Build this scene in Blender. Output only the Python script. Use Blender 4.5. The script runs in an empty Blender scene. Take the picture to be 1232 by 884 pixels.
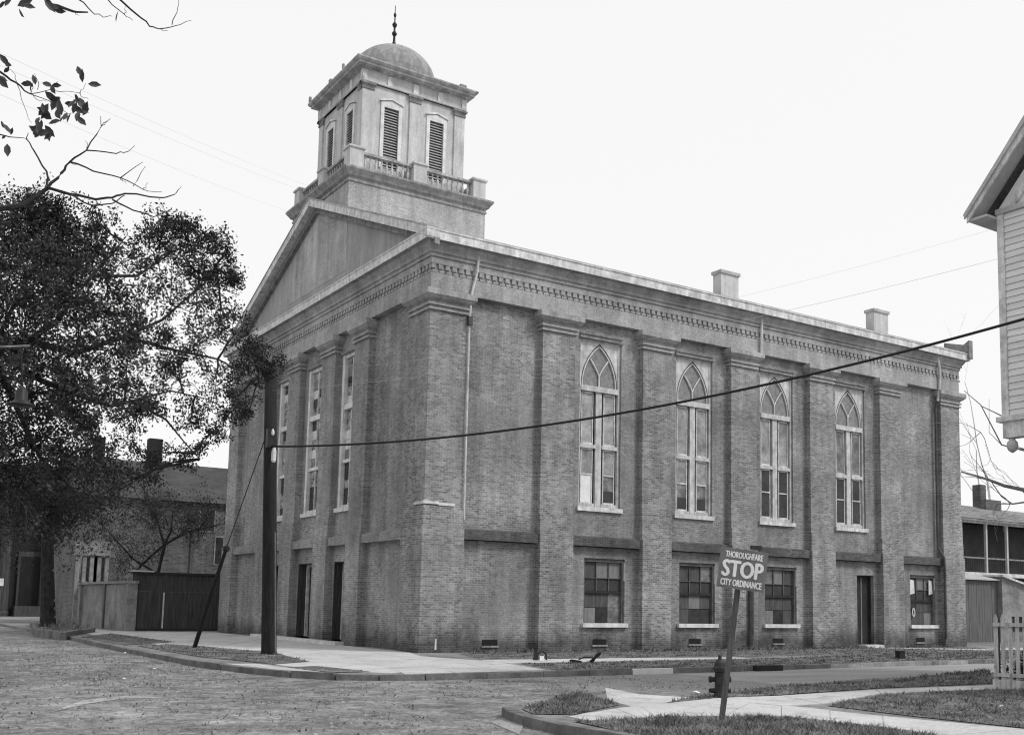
import bpy, bmesh, math, random
import numpy as np
from mathutils import Vector, Matrix
random.seed(7); RNG = np.random.default_rng(7)
sc = bpy.context.scene
COL = sc.collection

# ------------------------------------------------------------------ camera
FPX, PCX, PCY, IW, IH = 1294.92, 685.762, 584.771, 1232.0, 884.0
CAM = np.array([-15.8803, -31.6097, 1.62])
def cam_axes(yaw, pitch, roll):
    cy, sy, cp, sp, cr, sr = math.cos(yaw), math.sin(yaw), math.cos(pitch), math.sin(pitch), math.cos(roll), math.sin(roll)
    fwd = np.array([sy*cp, cy*cp, sp]); right = np.array([cy, -sy, 0.0]); up = np.cross(right, fwd)
    return np.array([cr*right + sr*up, -sr*right + cr*up, fwd])
AX = cam_axes(math.radians(34.40576), math.radians(6.27803), math.radians(0.99207))
cd = bpy.data.cameras.new('camera'); cam = bpy.data.objects.new('camera', cd); COL.objects.link(cam)
m = Matrix.Identity(4)
for i in range(3):
    m[i][0] = AX[0][i]; m[i][1] = AX[1][i]; m[i][2] = -AX[2][i]; m[i][3] = CAM[i]
cam.matrix_world = m
cd.sensor_fit = 'HORIZONTAL'; cd.sensor_width = 36.0
cd.lens = FPX / IW * 36.0
cd.shift_x = (IW/2 - PCX) / IW
cd.shift_y = (PCY - IH/2) / IW
cd.clip_start = 0.05; cd.clip_end = 3000
sc.camera = cam

# ------------------------------------------------------------------ sky, sun, exposure
SUN_AZ, SUN_EL = math.radians(143), math.radians(47)
w = bpy.data.worlds.new('World'); sc.world = w; w.use_nodes = True
nt = w.node_tree; nt.nodes.clear()
sky = nt.nodes.new('ShaderNodeTexSky'); sky.sky_type = 'NISHITA'; sky.sun_disc = False
sky.sun_elevation = SUN_EL; sky.sun_rotation = SUN_AZ; sky.dust_density = 3.0
bw = nt.nodes.new('ShaderNodeRGBToBW')
mx = nt.nodes.new('ShaderNodeMath'); mx.operation = 'MULTIPLY_ADD'; mx.inputs[1].default_value = 0.16; mx.inputs[2].default_value = 6.8
bg = nt.nodes.new('ShaderNodeBackground'); bg.inputs[1].default_value = 0.1
ow = nt.nodes.new('ShaderNodeOutputWorld')
nt.links.new(sky.outputs[0], bw.inputs[0]); nt.links.new(bw.outputs[0], mx.inputs[0])
nt.links.new(mx.outputs[0], bg.inputs[0]); nt.links.new(bg.outputs[0], ow.inputs[0])
sl = bpy.data.lights.new('sun', 'SUN'); so = bpy.data.objects.new('sun', sl); COL.objects.link(so)
sl.energy = 1.5; sl.angle = math.radians(12); sl.color = (1, 1, 1)
sd = Vector((math.sin(SUN_AZ)*math.cos(SUN_EL), math.cos(SUN_AZ)*math.cos(SUN_EL), math.sin(SUN_EL)))
so.rotation_euler = (-sd).to_track_quat('-Z', 'Y').to_euler(); so.location = (0, -40, 60)
sc.view_settings.view_transform = 'Standard'; sc.view_settings.look = 'None'
sc.view_settings.exposure = 0.4; sc.view_settings.gamma = 1.0
sc.cycles.filter_width = 1.15

# ------------------------------------------------------------------ pixel -> place helpers (survey of the photograph)
def ray(px, py): return AX.T @ np.array([(px-PCX)/FPX, -(py-PCY)/FPX, 1.0])
def at(px, py, depth): return Vector(CAM + ray(px, py)*depth)
def gr(px, py, z=0.0):
    d = ray(px, py); return Vector(CAM + d*((z-CAM[2])/d[2]))
def on_y(px, py, y):
    d = ray(px, py); return Vector(CAM + d*((y-CAM[1])/d[1]))
def on_x(px, py, x):
    d = ray(px, py); return Vector(CAM + d*((x-CAM[0])/d[0]))

# ------------------------------------------------------------------ materials (black and white film: greys)
def new_mat(name):
    mt = bpy.data.materials.new(name); mt.use_nodes = True
    n = mt.node_tree; n.nodes.clear()
    out = n.nodes.new('ShaderNodeOutputMaterial'); b = n.nodes.new('ShaderNodeBsdfPrincipled')
    n.links.new(b.outputs[0], out.inputs[0])
    return mt, n, b
def N(n, t, **kw):
    x = n.nodes.new(t)
    for k, v in kw.items():
        if k.startswith('i_'): x.inputs[int(k[2:])].default_value = v
        else: setattr(x, k, v)
    return x
def math_node(n, op, a, b=None, c=None):
    x = n.nodes.new('ShaderNodeMath'); x.operation = op
    for i, v in enumerate((a, b, c)):
        if v is None: continue
        if isinstance(v, (int, float)): x.inputs[i].default_value = v
        else: n.links.new(v, x.inputs[i])
    return x.outputs[0]
def noise(n, vec, scale, detail=5, rough=0.6):
    x = n.nodes.new('ShaderNodeTexNoise'); x.inputs['Scale'].default_value = scale
    x.inputs['Detail'].default_value = detail; x.inputs['Roughness'].default_value = rough
    if vec is not None: n.links.new(vec, x.inputs['Vector'])
    return x.outputs[0]
def ramp(n, v, lo, hi, a=0.0, b=1.0):
    x = n.nodes.new('ShaderNodeMapRange'); x.inputs[1].default_value = lo; x.inputs[2].default_value = hi
    x.inputs[3].default_value = a; x.inputs[4].default_value = b
    n.links.new(v, x.inputs[0]); return x.outputs[0]
def pos(n): return n.nodes.new('ShaderNodeNewGeometry').outputs['Position']
def scaled(n, v, s):
    x = n.nodes.new('ShaderNodeVectorMath'); x.operation = 'MULTIPLY'; x.inputs[1].default_value = s
    n.links.new(v, x.inputs[0]); return x.outputs[0]
def bump(n, b, h, strength, dist=0.01):
    x = n.nodes.new('ShaderNodeBump'); x.inputs['Strength'].default_value = strength; x.inputs['Distance'].default_value = dist
    n.links.new(h, x.inputs['Height']); n.links.new(x.outputs[0], b.inputs['Normal'])
def plain(name, v, var=0.35, scale=2.0, fine=30.0, rough=0.85, bmp=0.25, stretch=(1, 1, 1), metallic=0.0, streak=0.0):
    mt, n, b = new_mat(name)
    p = scaled(n, pos(n), stretch)
    a = ramp(n, noise(n, p, scale), 0.3, 0.7, 1-var, 1+var)
    f = noise(n, p, fine, 3)
    c = math_node(n, 'MULTIPLY', math_node(n, 'MULTIPLY', a, ramp(n, f, 0.25, 0.75, 1-var*0.6, 1+var*0.6)), v)
    if streak:
        c = math_node(n, 'MULTIPLY', c, ramp(n, noise(n, scaled(n, pos(n), (3.5, 3.5, 0.25)), 1.6, 6, 0.7), 0.35, 0.7, 1+streak*.5, 1-streak))
    n.links.new(c, b.inputs['Base Color'])
    b.inputs['Roughness'].default_value = rough; b.inputs['Metallic'].default_value = metallic
    b.inputs['Specular IOR Level'].default_value = 0.25
    if bmp: bump(n, b, f, bmp, 0.01)
    return mt
def brick_mat(name, lo, hi, mortar, flat, worn=0.5, damp=True, gain=1.0):
    mt, n, b = new_mat(name)
    P = pos(n); s = n.nodes.new('ShaderNodeSeparateXYZ'); n.links.new(P, s.inputs[0])
    wob = ramp(n, noise(n, P, 1.3, 2), 0, 1, -0.02, 0.02)
    u = math_node(n, 'ADD', s.outputs[0], s.outputs[1])
    c = n.nodes.new('ShaderNodeCombineXYZ'); n.links.new(u, c.inputs[0]); n.links.new(math_node(n, 'ADD', s.outputs[2], wob), c.inputs[1])
    bt = n.nodes.new('ShaderNodeTexBrick'); n.links.new(c.outputs[0], bt.inputs['Vector'])
    bt.inputs['Scale'].default_value = 1.0; bt.inputs['Brick Width'].default_value = 0.215; bt.inputs['Row Height'].default_value = 0.0755
    bt.inputs['Mortar Size'].default_value = 0.0095; bt.inputs['Mortar Smooth'].default_value = 0.1; bt.offset = 0.5
    bt.inputs['Bias'].default_value = 0.0
    for i, v in ((1, lo), (2, hi), (3, mortar)): bt.inputs[i].default_value = (v, v, v, 1)
    mask = ramp(n, noise(n, scaled(n, P, (1, 1, 0.6)), 0.55, 6, 0.65), 0.5-0.12+0.25*(0.5-worn), 0.5+0.14+0.25*(0.5-worn), 0.0, 0.72)
    bwn = n.nodes.new('ShaderNodeRGBToBW'); n.links.new(bt.outputs[0], bwn.inputs[0])
    mixn = n.nodes.new('ShaderNodeMix'); mixn.data_type = 'FLOAT'
    n.links.new(mask, mixn.inputs[0]); n.links.new(bwn.outputs[0], mixn.inputs[2]); mixn.inputs[3].default_value = flat
    streak = ramp(n, noise(n, scaled(n, P, (2.2, 2.2, 0.22)), 1.1, 6), 0.3, 0.75, 1.2, 0.68)
    blot = ramp(n, noise(n, P, 0.5, 7, 0.62), 0.3, 0.7, 0.74, 1.24)
    fine = ramp(n, noise(n, P, 15.0, 4, 0.75), 0.3, 0.7, 0.72, 1.28)
    drift = ramp(n, noise(n, scaled(n, P, (1, 1, 1.4)), 0.16, 3), 0.35, 0.65, 0.84, 1.14)
    soot = ramp(n, noise(n, scaled(n, P, (1.3, 1.3, 0.8)), 0.9, 7, 0.7), 0.57, 0.72, 1.0, 0.66)
    v = math_node(n, 'MULTIPLY', math_node(n, 'MULTIPLY', mixn.outputs[0], streak), math_node(n, 'MULTIPLY', blot, fine))
    v = math_node(n, 'MULTIPLY', v, math_node(n, 'MULTIPLY', drift, soot))
    if damp:   # mossy damp course with a ragged edge above the pavement
        edge = math_node(n, 'ADD', s.outputs[2], ramp(n, noise(n, scaled(n, P, (1, 1, 0.4)), 1.6, 5), 0.2, 0.8, 0.45, -0.55))
        v = math_node(n, 'MULTIPLY', v, ramp(n, edge, 0.2, 0.8, 0.42, 1.0))
    if gain != 1.0: v = math_node(n, 'MULTIPLY', v, gain)
    n.links.new(v, b.inputs['Base Color']); b.inputs['Roughness'].default_value = 0.92; b.inputs['Specular IOR Level'].default_value = 0.15
    hgt = math_node(n, 'ADD', math_node(n, 'MULTIPLY', bt.outputs[1], -0.6), noise(n, P, 14.0, 4, 0.7))
    bump(n, b, hgt, 0.7, 0.012)
    return mt
M = {}
M['brick'] = brick_mat('brick', 0.165, 0.34, 0.385, 0.265, 0.46, gain=.92)
M['brick_pier'] = brick_mat('brick_pier', 0.15, 0.37, 0.40, 0.27, 0.36, gain=.94)
M['brick_frieze'] = brick_mat('brick_frieze', 0.26, 0.40, 0.42, 0.36, 0.8, damp=False)
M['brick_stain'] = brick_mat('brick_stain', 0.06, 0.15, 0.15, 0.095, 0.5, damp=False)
M['tympanum'] = plain('tympanum', 0.33, 0.2, 0.8, 9.0, stretch=(1, 1, 0.6), streak=.14)
M['stucco'] = plain('stucco', 0.52, 0.22, 1.2, 16.0, stretch=(1, 1, 0.6), streak=.18)
M['stucco_base'] = brick_mat('stucco_base', 0.38, 0.50, 0.36, 0.44, 0.55, damp=False)
M['window_white'] = plain('window_white', 0.53, 0.28, 3.5, 25.0, 0.65, 0.15, streak=.28)
M['stone_trim'] = plain('stone_trim', 0.52, 0.25, 2.5, 20.0)
M['weathered_trim'] = plain('weathered_trim', 0.24, 0.4, 3.0, 20.0, streak=.3)
M['grey_trim'] = plain('grey_trim', 0.38, 0.35, 2.5, 18.0, streak=.35)
M['ledge'] = plain('ledge_trim', 0.29, 0.35, 2.5, 18.0, streak=.3)
M['white'] = plain('white_paint', 0.66, 0.2, 3.0, 25.0, 0.6, 0.12, streak=.2)
M['white_worn'] = plain('worn_white_paint', 0.60, 0.3, 4.0, 24.0, 0.7, 0.2, streak=.3)
M['sash_grey'] = plain('sash_grey', 0.13, 0.4, 3.0, 20.0)
M['tin'] = plain('tin_roof', 0.36, 0.25, 1.0, 10.0, 0.6, 0.15)
M['dome'] = plain('dome_metal', 0.27, 0.35, 1.1, 8.0, 0.55, 0.15, stretch=(1, 1, 0.4), streak=.35)
M['louver'] = plain('louver_paint', 0.50, 0.2, 6.0, 30.0)
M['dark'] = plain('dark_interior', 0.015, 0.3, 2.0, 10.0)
M['glass_dark'] = plain('dark_glass', 0.035, 0.5, 1.5, 5.0, 0.12, 0.05)
M['glass_mid'] = plain('frosted_glass', 0.30, 0.45, 1.6, 8.0, 0.3, 0.05)
M['glass_mid2'] = plain('frosted_glass_dim', 0.17, 0.6, 2.2, 8.0, 0.3, 0.05)
M['lattice_glass'] = plain('lattice_glass', 0.22, 0.3, 5.0, 40.0, 0.4, 0.3)
M['stained'] = plain('stained_glass', 0.26, 0.95, 4.0, 9.0, 0.3, 0.1)
M['curtain'] = plain('curtain', 0.085, 0.35, 3.0, 12.0, 0.8, 0.1, stretch=(4, 4, 0.4))
M['curtain_light'] = plain('curtain_light', 0.20, 0.25, 3.0, 12.0, 0.8, 0.1, stretch=(4, 4, 0.4))
M['blind'] = plain('blind', 0.05, 0.25, 3.0, 20.0, 0.7, 0.1)
M['door'] = plain('door_paint', 0.028, 0.3, 3.0, 20.0, 0.6, 0.1)
M['iron'] = plain('black_iron', 0.02, 0.4, 5.0, 40.0, 0.5, 0.2)
M['pipe'] = plain('pipe', 0.52, 0.3, 3.0, 30.0, 0.6, 0.1)
M['pipe_dark'] = plain('pipe_dark', 0.075, 0.4, 3.0, 30.0, 0.6, 0.1)
M['pole'] = plain('creosoted_wood', 0.02, 0.5, 4.0, 40.0, 0.85, 0.5, stretch=(4, 4, 0.25))
M['post'] = plain('grey_post_wood', 0.085, 0.4, 5.0, 40.0, 0.85, 0.4, stretch=(5, 5, 0.4))
M['plank'] = plain('weathered_plank', 0.055, 0.45, 3.0, 30.0, 0.9, 0.4, stretch=(4, 4, 0.3))
M['shed_board'] = plain('shed_board', 0.13, 0.35, 3.0, 30.0, 0.9, 0.4, stretch=(4, 4, 0.3))
M['picket'] = plain('picket_wood', 0.42, 0.45, 4.0, 30.0, 0.9, 0.4, stretch=(4, 4, 0.4))
M['clap'] = plain('clapboard_paint', 0.66, 0.12, 1.5, 18.0, 0.7, 0.15, stretch=(1, 0.4, 3))
M['soffit'] = plain('soffit_paint', 0.45, 0.2, 1.5, 18.0, 0.7, 0.1)
M['wire'] = plain('wire', 0.02, 0.2, 3.0, 20.0, 0.6, 0)
M['wire_glare'] = plain('thin_wire', 0.5, 0.2, 3.0, 20.0, 0.6, 0)  # pale grey puts sky glare into the colour of the thin wires
M['sign'] = plain('sign_grey', 0.17, 0.2, 5.0, 60.0, 0.6, 0.1)
M['sign_white'] = plain('sign_lettering', 0.80, 0.08, 5.0, 60.0, 0.6, 0)
M['bark'] = plain('bark', 0.035, 0.5, 5.0, 25.0, 0.95, 0.6)
M['bark_hazed'] = plain('hazed_twig', 0.6, 0.2, 5.0, 25.0, 0.95, 0.2)  # bark lightened, haze over the far tree put into its colour
M['bark_mid'] = plain('mid_twig', 0.24, 0.3, 5.0, 25.0, 0.95, 0.2)
M['leaf'] = plain('oak_leaf', 0.035, 0.6, 0.9, 9.0, 0.7, 0)
M['leaf_near'] = plain('broad_leaf', 0.06, 0.5, 6.0, 20.0, 0.6, 0)
M['leaf_far'] = plain('garden_leaf', 0.08, 0.6, 0.9, 6.0, 0.8, 0)
M['grass'] = plain('grass_blade', 0.15, 0.8, 2.3, 9.0, 0.9, 0)
M['kerb'] = plain('kerb_stone', 0.15, 0.4, 2.0, 18.0, 0.9, 0.4)
M['kerb_light'] = plain('kerb_stone_light', 0.27, 0.5, 1.5, 14.0, 0.9, 0.5)
M['kerb_white'] = plain('kerb_fresh', 0.58, 0.15, 2.0, 18.0, 0.9, 0.2)
M['wall_old'] = plain('old_garden_wall', 0.22, 0.45, 0.9, 9.0, 0.95, 0.4)
M['house_brick'] = brick_mat('far_house_brick', 0.06, 0.16, 0.22, 0.13, 0.5, damp=False)
M['house_dark'] = plain('shaded_house_wall', 0.022, 0.4, 0.7, 6.0)  # tree shade over the columned building put into its wall colour
M['roof_dark'] = plain('dark_roof', 0.06, 0.35, 0.8, 8.0, stretch=(1, 1, 3))
M['roof_mid'] = plain('shingle', 0.22, 0.35, 1.0, 8.0, stretch=(1, 1, 3))
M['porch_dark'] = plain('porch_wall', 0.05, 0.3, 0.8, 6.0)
M['paper'] = plain('paper', 0.75, 0.1, 5.0, 20.0)

def road_mat():
    mt, n, b = new_mat('dirt_road'); P = pos(n); xyz = n.nodes.new('ShaderNodeSeparateXYZ'); n.links.new(P, xyz.inputs[0])
    big = ramp(n, noise(n, P, 0.22, 6, 0.65), 0.32, 0.68, 0.72, 1.28)
    mid = ramp(n, noise(n, P, 1.1, 6, 0.72), 0.32, 0.68, 0.60, 1.42)
    clod = ramp(n, noise(n, P, 3.4, 5, 0.75), 0.35, 0.65, 0.62, 1.35)
    fine = ramp(n, noise(n, P, 13, 5, 0.8), 0.32, 0.68, 0.55, 1.45)
    dark = ramp(n, noise(n, P, 2.1, 6, 0.7), 0.60, 0.70, 1.0, 0.5)
    v = math_node(n, 'MULTIPLY', math_node(n, 'MULTIPLY', math_node(n, 'MULTIPLY', big, mid), math_node(n, 'MULTIPLY', clod, fine)), dark)
    v = math_node(n, 'MULTIPLY', v, 0.245)
    # shell surfacing of the side street gives way raggedly to dirt at the crossing
    edge = math_node(n, 'ADD', xyz.outputs[0], ramp(n, noise(n, P, 0.7, 6, 0.7), 0.25, 0.75, -3.5, 3.5))
    mk = ramp(n, edge, -3.5, 0.5, 0.0, 1.0); my = ramp(n, xyz.outputs[1], -9.0, -10.0, 0.0, 1.0)
    sh = math_node(n, 'MULTIPLY', math_node(n, 'MULTIPLY', ramp(n, noise(n, P, 0.8, 6, 0.6), 0.3, 0.7, 0.82, 1.18), ramp(n, noise(n, P, 14, 5, 0.7), 0.3, 0.7, 0.75, 1.25)), 0.29)
    mixn = n.nodes.new('ShaderNodeMix'); mixn.data_type = 'FLOAT'
    n.links.new(math_node(n, 'MULTIPLY', mk, my), mixn.inputs[0]); n.links.new(v, mixn.inputs[2]); n.links.new(sh, mixn.inputs[3])
    n.links.new(mixn.outputs[0], b.inputs['Base Color']); b.inputs['Roughness'].default_value = 0.97; b.inputs['Specular IOR Level'].default_value = 0.08
    bump(n, b, math_node(n, 'ADD', noise(n, P, 4, 6, 0.75), math_node(n, 'MULTIPLY', noise(n, P, 25, 4, 0.7), 0.5)), 1.0, 0.06)
    return mt
M['road'] = road_mat()
def street_mat():
    mt, n, b = new_mat('shell_street'); P = pos(n)
    mid = ramp(n, noise(n, scaled(n, P, (0.35, 1.4, 1)), 0.8, 6, 0.6), 0.3, 0.7, 0.8, 1.18)
    fine = ramp(n, noise(n, P, 14, 5, 0.7), 0.3, 0.7, 0.75, 1.25)
    n.links.new(math_node(n, 'MULTIPLY', math_node(n, 'MULTIPLY', mid, fine), 0.29), b.inputs['Base Color']); b.inputs['Roughness'].default_value = 0.97
    b.inputs['Specular IOR Level'].default_value = 0.1
    bump(n, b, noise(n, P, 9, 5, 0.7), 0.6, 0.02)
    return mt
M['street'] = street_mat()
def walk_mat():
    mt, n, b = new_mat('pavement'); P = pos(n)
    big = ramp(n, noise(n, P, 0.5, 5), 0.3, 0.7, 0.82, 1.14)
    fine = ramp(n, noise(n, P, 16, 4, 0.7), 0.3, 0.7, 0.82, 1.18)
    dirt = ramp(n, noise(n, P, 1.6, 6, 0.7), 0.52, 0.7, 1.0, 0.62)
    n.links.new(math_node(n, 'MULTIPLY', math_node(n, 'MULTIPLY', math_node(n, 'MULTIPLY', big, fine), dirt), 0.50), b.inputs['Base Color']); b.inputs['Roughness'].default_value = 0.95
    b.inputs['Specular IOR Level'].default_value = 0.1
    bump(n, b, noise(n, P, 18, 4, 0.7), 0.4, 0.01)
    return mt
M['walk'] = walk_mat()
def lot_mat():
    mt, n, b = new_mat('lot_earth'); P = pos(n)
    big = ramp(n, noise(n, P, 0.45, 6, 0.7), 0.3, 0.7, 0.55, 1.5)
    fine = ramp(n, noise(n, P, 6, 6, 0.8), 0.32, 0.68, 0.5, 1.5)
    n.links.new(math_node(n, 'MULTIPLY', math_node(n, 'MULTIPLY', big, fine), 0.21), b.inputs['Base Color']); b.inputs['Roughness'].default_value = 0.97
    b.inputs['Specular IOR Level'].default_value = 0.1
    bump(n, b, noise(n, P, 9, 5, 0.75), 0.9, 0.03)
    return mt
M['lot'] = lot_mat()
M['turf'] = plain('turf', 0.13, 0.8, 1.7, 12.0, 0.97, 0.8)

# ------------------------------------------------------------------ mesh builder
class MB:
    def __init__(s): s.v = []; s.f = []
    def box(s, x0, x1, y0, y1, z0, z1):
        b = len(s.v)
        s.v += [(x0,y0,z0),(x1,y0,z0),(x1,y1,z0),(x0,y1,z0),(x0,y0,z1),(x1,y0,z1),(x1,y1,z1),(x0,y1,z1)]
        s.f += [tuple(b+i for i in q) for q in ((3,2,1,0),(4,5,6,7),(0,1,5,4),(1,2,6,5),(2,3,7,6),(3,0,4,7))]; return s
    def poly(s, pts):
        b = len(s.v); s.v += [tuple(p) for p in pts]; s.f.append(tuple(range(b, b+len(pts)))); return s
    def prism(s, pts, d):
        """closed outline pts (3D, planar) pushed along vector d"""
        b = len(s.v); n = len(pts); d = Vector(d)
        s.v += [tuple(p) for p in pts] + [tuple(Vector(p)+d) for p in pts]
        s.f.append(tuple(b+i for i in reversed(range(n)))); s.f.append(tuple(b+n+i for i in range(n)))
        for i in range(n):
            j = (i+1) % n; s.f.append((b+i, b+j, b+n+j, b+n+i))
        return s
    def obox(s, o, ax, ay, az):
        """box from corner o along three edge vectors"""
        o, ax, ay, az = Vector(o), Vector(ax), Vector(ay), Vector(az)
        return s.prism([o, o+ax, o+ax+ay, o+ay], az)
    def ring(s, prof, x0, x1, y0, y1):
        """mitred moulding round a rectangle; prof = [(out, z)]"""
        b = len(s.v)
        for o, z in prof: s.v += [(x0-o,y0-o,z),(x1+o,y0-o,z),(x1+o,y1+o,z),(x0-o,y1+o,z)]
        for i in range(len(prof)-1):
            for j in range(4):
                k = (j+1) % 4; s.f.append((b+4*i+j, b+4*i+k, b+4*i+4+k, b+4*i+4+j))
        return s
    def tube(s, pts, radii, n=8, cap=True):
        pts = [Vector(p) for p in pts]; b0 = len(s.v)
        if isinstance(radii, (int, float)): radii = [radii]*len(pts)
        up = Vector((0.3, 0.2, 1)).normalized()
        for i, p in enumerate(pts):
            t = (pts[min(i+1, len(pts)-1)] - pts[max(i-1, 0)])
            t = t.normalized() if t.length > 1e-9 else Vector((0,0,1))
            a = t.cross(up if abs(t.dot(up)) < 0.95 else Vector((1,0,0))).normalized(); c = t.cross(a)
            for k in range(n):
                q = 2*math.pi*k/n; s.v.append(tuple(p + (a*math.cos(q)+c*math.sin(q))*radii[i]))
        for i in range(len(pts)-1):
            for k in range(n):
                l = (k+1) % n; s.f.append((b0+i*n+k, b0+i*n+l, b0+i*n+n+l, b0+i*n+n+k))
        if cap:
            s.f.append(tuple(b0+k for k in reversed(range(n)))); e = b0+(len(pts)-1)*n; s.f.append(tuple(e+k for k in range(n)))
        return s
    def lathe(s, prof, c, n=24):
        return s.tube([(c[0]+1e-9*i, c[1], c[2]+z) for i, (r, z) in enumerate(prof)], [max(r, 1e-4) for r, z in prof], n)
    def mesh(s, name, mat, base=(0,0,0), smooth=False):
        me = bpy.data.meshes.new(name); bb = Vector(base)
        me.from_pydata([tuple(Vector(v)-bb) for v in s.v], [], s.f)
        bm = bmesh.new(); bm.from_mesh(me); bmesh.ops.recalc_face_normals(bm, faces=bm.faces); bm.to_mesh(me); bm.free()
        if smooth:
            for p in me.polygons: p.use_smooth = True
        if mat: me.materials.append(mat)
        return me
    def build(s, name, mat, parent=None, smooth=False, kind=None, label=None):
        base = world_base(parent)
        o = bpy.data.objects.new(name, s.mesh(name, mat, base, smooth)); COL.objects.link(o)
        if parent: o.parent = parent
        if kind: o['kind'] = kind
        if label: o['label'] = label
        return o
def world_base(p):
    b = Vector((0,0,0))
    while p is not None: b += p.location; p = p.parent
    return b
def inst(name, mesh, loc, parent, rot=None):
    o = bpy.data.objects.new(name, mesh); COL.objects.link(o)
    o.parent = parent; o.location = Vector(loc) - world_base(parent)
    if rot is not None: o.rotation_euler = rot
    return o
def tag(o, label, cat, group=None):
    o['label'] = label; o['category'] = cat
    if group: o['group'] = group
    return o
def thing(name, loc, label, cat, group=None):
    o = bpy.data.objects.new(name, None); COL.objects.link(o); o.location = loc; o.empty_display_size = 0.2
    return tag(o, label, cat, group)
def copy_tree(o, delta=None):
    c = o.copy(); COL.objects.link(c)
    for ch in o.children:
        d = ch.copy(); COL.objects.link(d); d.parent = c
        for g in ch.children:
            e = g.copy(); COL.objects.link(e); e.parent = d
    return c

# ================================================================== GROUND
R = -0.13
def big_sheet():
    g = MB(); g.poly([(-900,-900,R),(900,-900,R),(900,900,R),(-900,900,R)]); return g.build('ground', M['road'], kind='structure')
big_sheet()
MB().poly([(2.5,-14.7,R+.004),(2.3,-12.0,R+.004),(2.6,-9.4,R+.004),(9,-9.2,R+.004),(120,-8.9,R+.004),(120,-13.4,R+.004),(14,-13.4,R+.004),(4,-14.4,R+.004)]).build('street', M['street'], kind='structure')
def slab(name, pts, z0, z1, mat):
    return MB().prism([(p[0], p[1], z0) for p in pts], (0,0,z1-z0)).build(name, mat, kind='structure')
KW = [(-7.55,60),(-7.62,30),(-7.62,24),(-7.7,14.4),(-7.85,5.3),(-7.8,-3.2),(-7.45,-5.8),(-7.0,-7.6),(-6.4,-8.7),(-5.6,-9.2),(-4.6,-9.45),(-1.4,-9.4),(4,-9.45),(9,-9.15),(16,-8.9),(60,-8.9)]
slab('church_lot', [(60,130),(-7.55,130)] + KW, R-.2, 0.0, M['lot'])
slab('far_lot', [(60,130),(60,-8.9),(160,-8.9),(160,130)], R-.2, 0.0, M['lot'])
KN = [(-6.6,-16.75),(-6.95,-16.95),(-7.15,-17.4),(-7.35,-18.2),(-7.5,-19.4),(-7.45,-21),(-7.3,-24),(-7.2,-60)]
slab('corner_lot', [(90,-60),(90,-13.6),(14,-13.5),(9,-13.9),(4.5,-14.2),(1.2,-15.1),(-1.6,-15.6),(-3.6,-15.2),(-5.0,-15.9)] + KN, R-.2, 0.0, M['lot'])
slab('near_bank', [(-14.6,-60),(-14.6,60),(-90,60),(-90,-60)], R-.2, 0.0, M['lot'])
# pavements, as sheets of concrete flags
def flag_strip(name, quads, z=0.006, mat='walk'):
    """structure with separate slabs; quads = list of 4-point outlines"""
    root = MB().prism([(p[0],p[1],-0.05) for p in quads[0]], (0,0,0.05+z)).build(name, M[mat], kind='structure')
    for q in quads[1:]:
        c = Vector((sum(p[0] for p in q)/len(q), sum(p[1] for p in q)/len(q)))
        qs = [(c.x+(p[0]-c.x)*0.985, c.y+(p[1]-c.y)*0.985) for p in q]
        zz = z + random.uniform(-.003, .004)
        MB().prism([(p[0],p[1],-0.05) for p in qs], (0,0,0.05+zz)).build('flagstone', M[mat], root)
    return root
def lerp_strip(a, b, n):
    """a, b: polylines with same count -> quads split n times per span"""
    qs = []
    for i in range(len(a)-1):
        for k in range(n):
            t0, t1 = k/n, (k+1)/n
            L = lambda p, q, t: (p[0]+(q[0]-p[0])*t, p[1]+(q[1]-p[1])*t)
            qs.append([L(a[i],a[i+1],t0), L(a[i],a[i+1],t1), L(b[i],b[i+1],t1), L(b[i],b[i+1],t0)])
    return qs
front_out = [(-6.9,29),(-6.4,20),(-6.3,7),(-6.5,-4.6),(-6.3,-7.2),(-5.2,-8.9)]
front_in = [(-4.6,29),(-4.4,24.2),(-0.12,21.4),(-0.12,0.5),(-0.9,-1.9),(-0.3,-5.2)]
qs = []
for i, n in enumerate((4, 6, 14, 5, 2)): qs += lerp_strip(front_out[i:i+2], front_in[i:i+2], n)
flag_strip('pavement', qs)
flag_strip('pavement', [[(-6.8,-4.4),(-7.5,-4.2),(-7.1,-6.9),(-6.4,-8.3)]] + lerp_strip([(-5.0,-9.25),(-1.0,-9.0)], [(-4.2,-6.6),(-0.3,-5.3)], 3), 0.009)
side_walk = lerp_strip([(-0.3,-6.1),(4,-5.9),(9,-5.9)], [(-0.3,-4.3),(4,-4.6),(9,-5.1)], 4)
flag_strip('side_pavement', side_walk, 0.005)
flag_strip('side_pavement', lerp_strip([(21.2,-.2),(25,-3.4),(40,-3.2)], [(22.4,-.2),(26,-2.2),(40,-1.9)], 3), 0.005)
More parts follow.
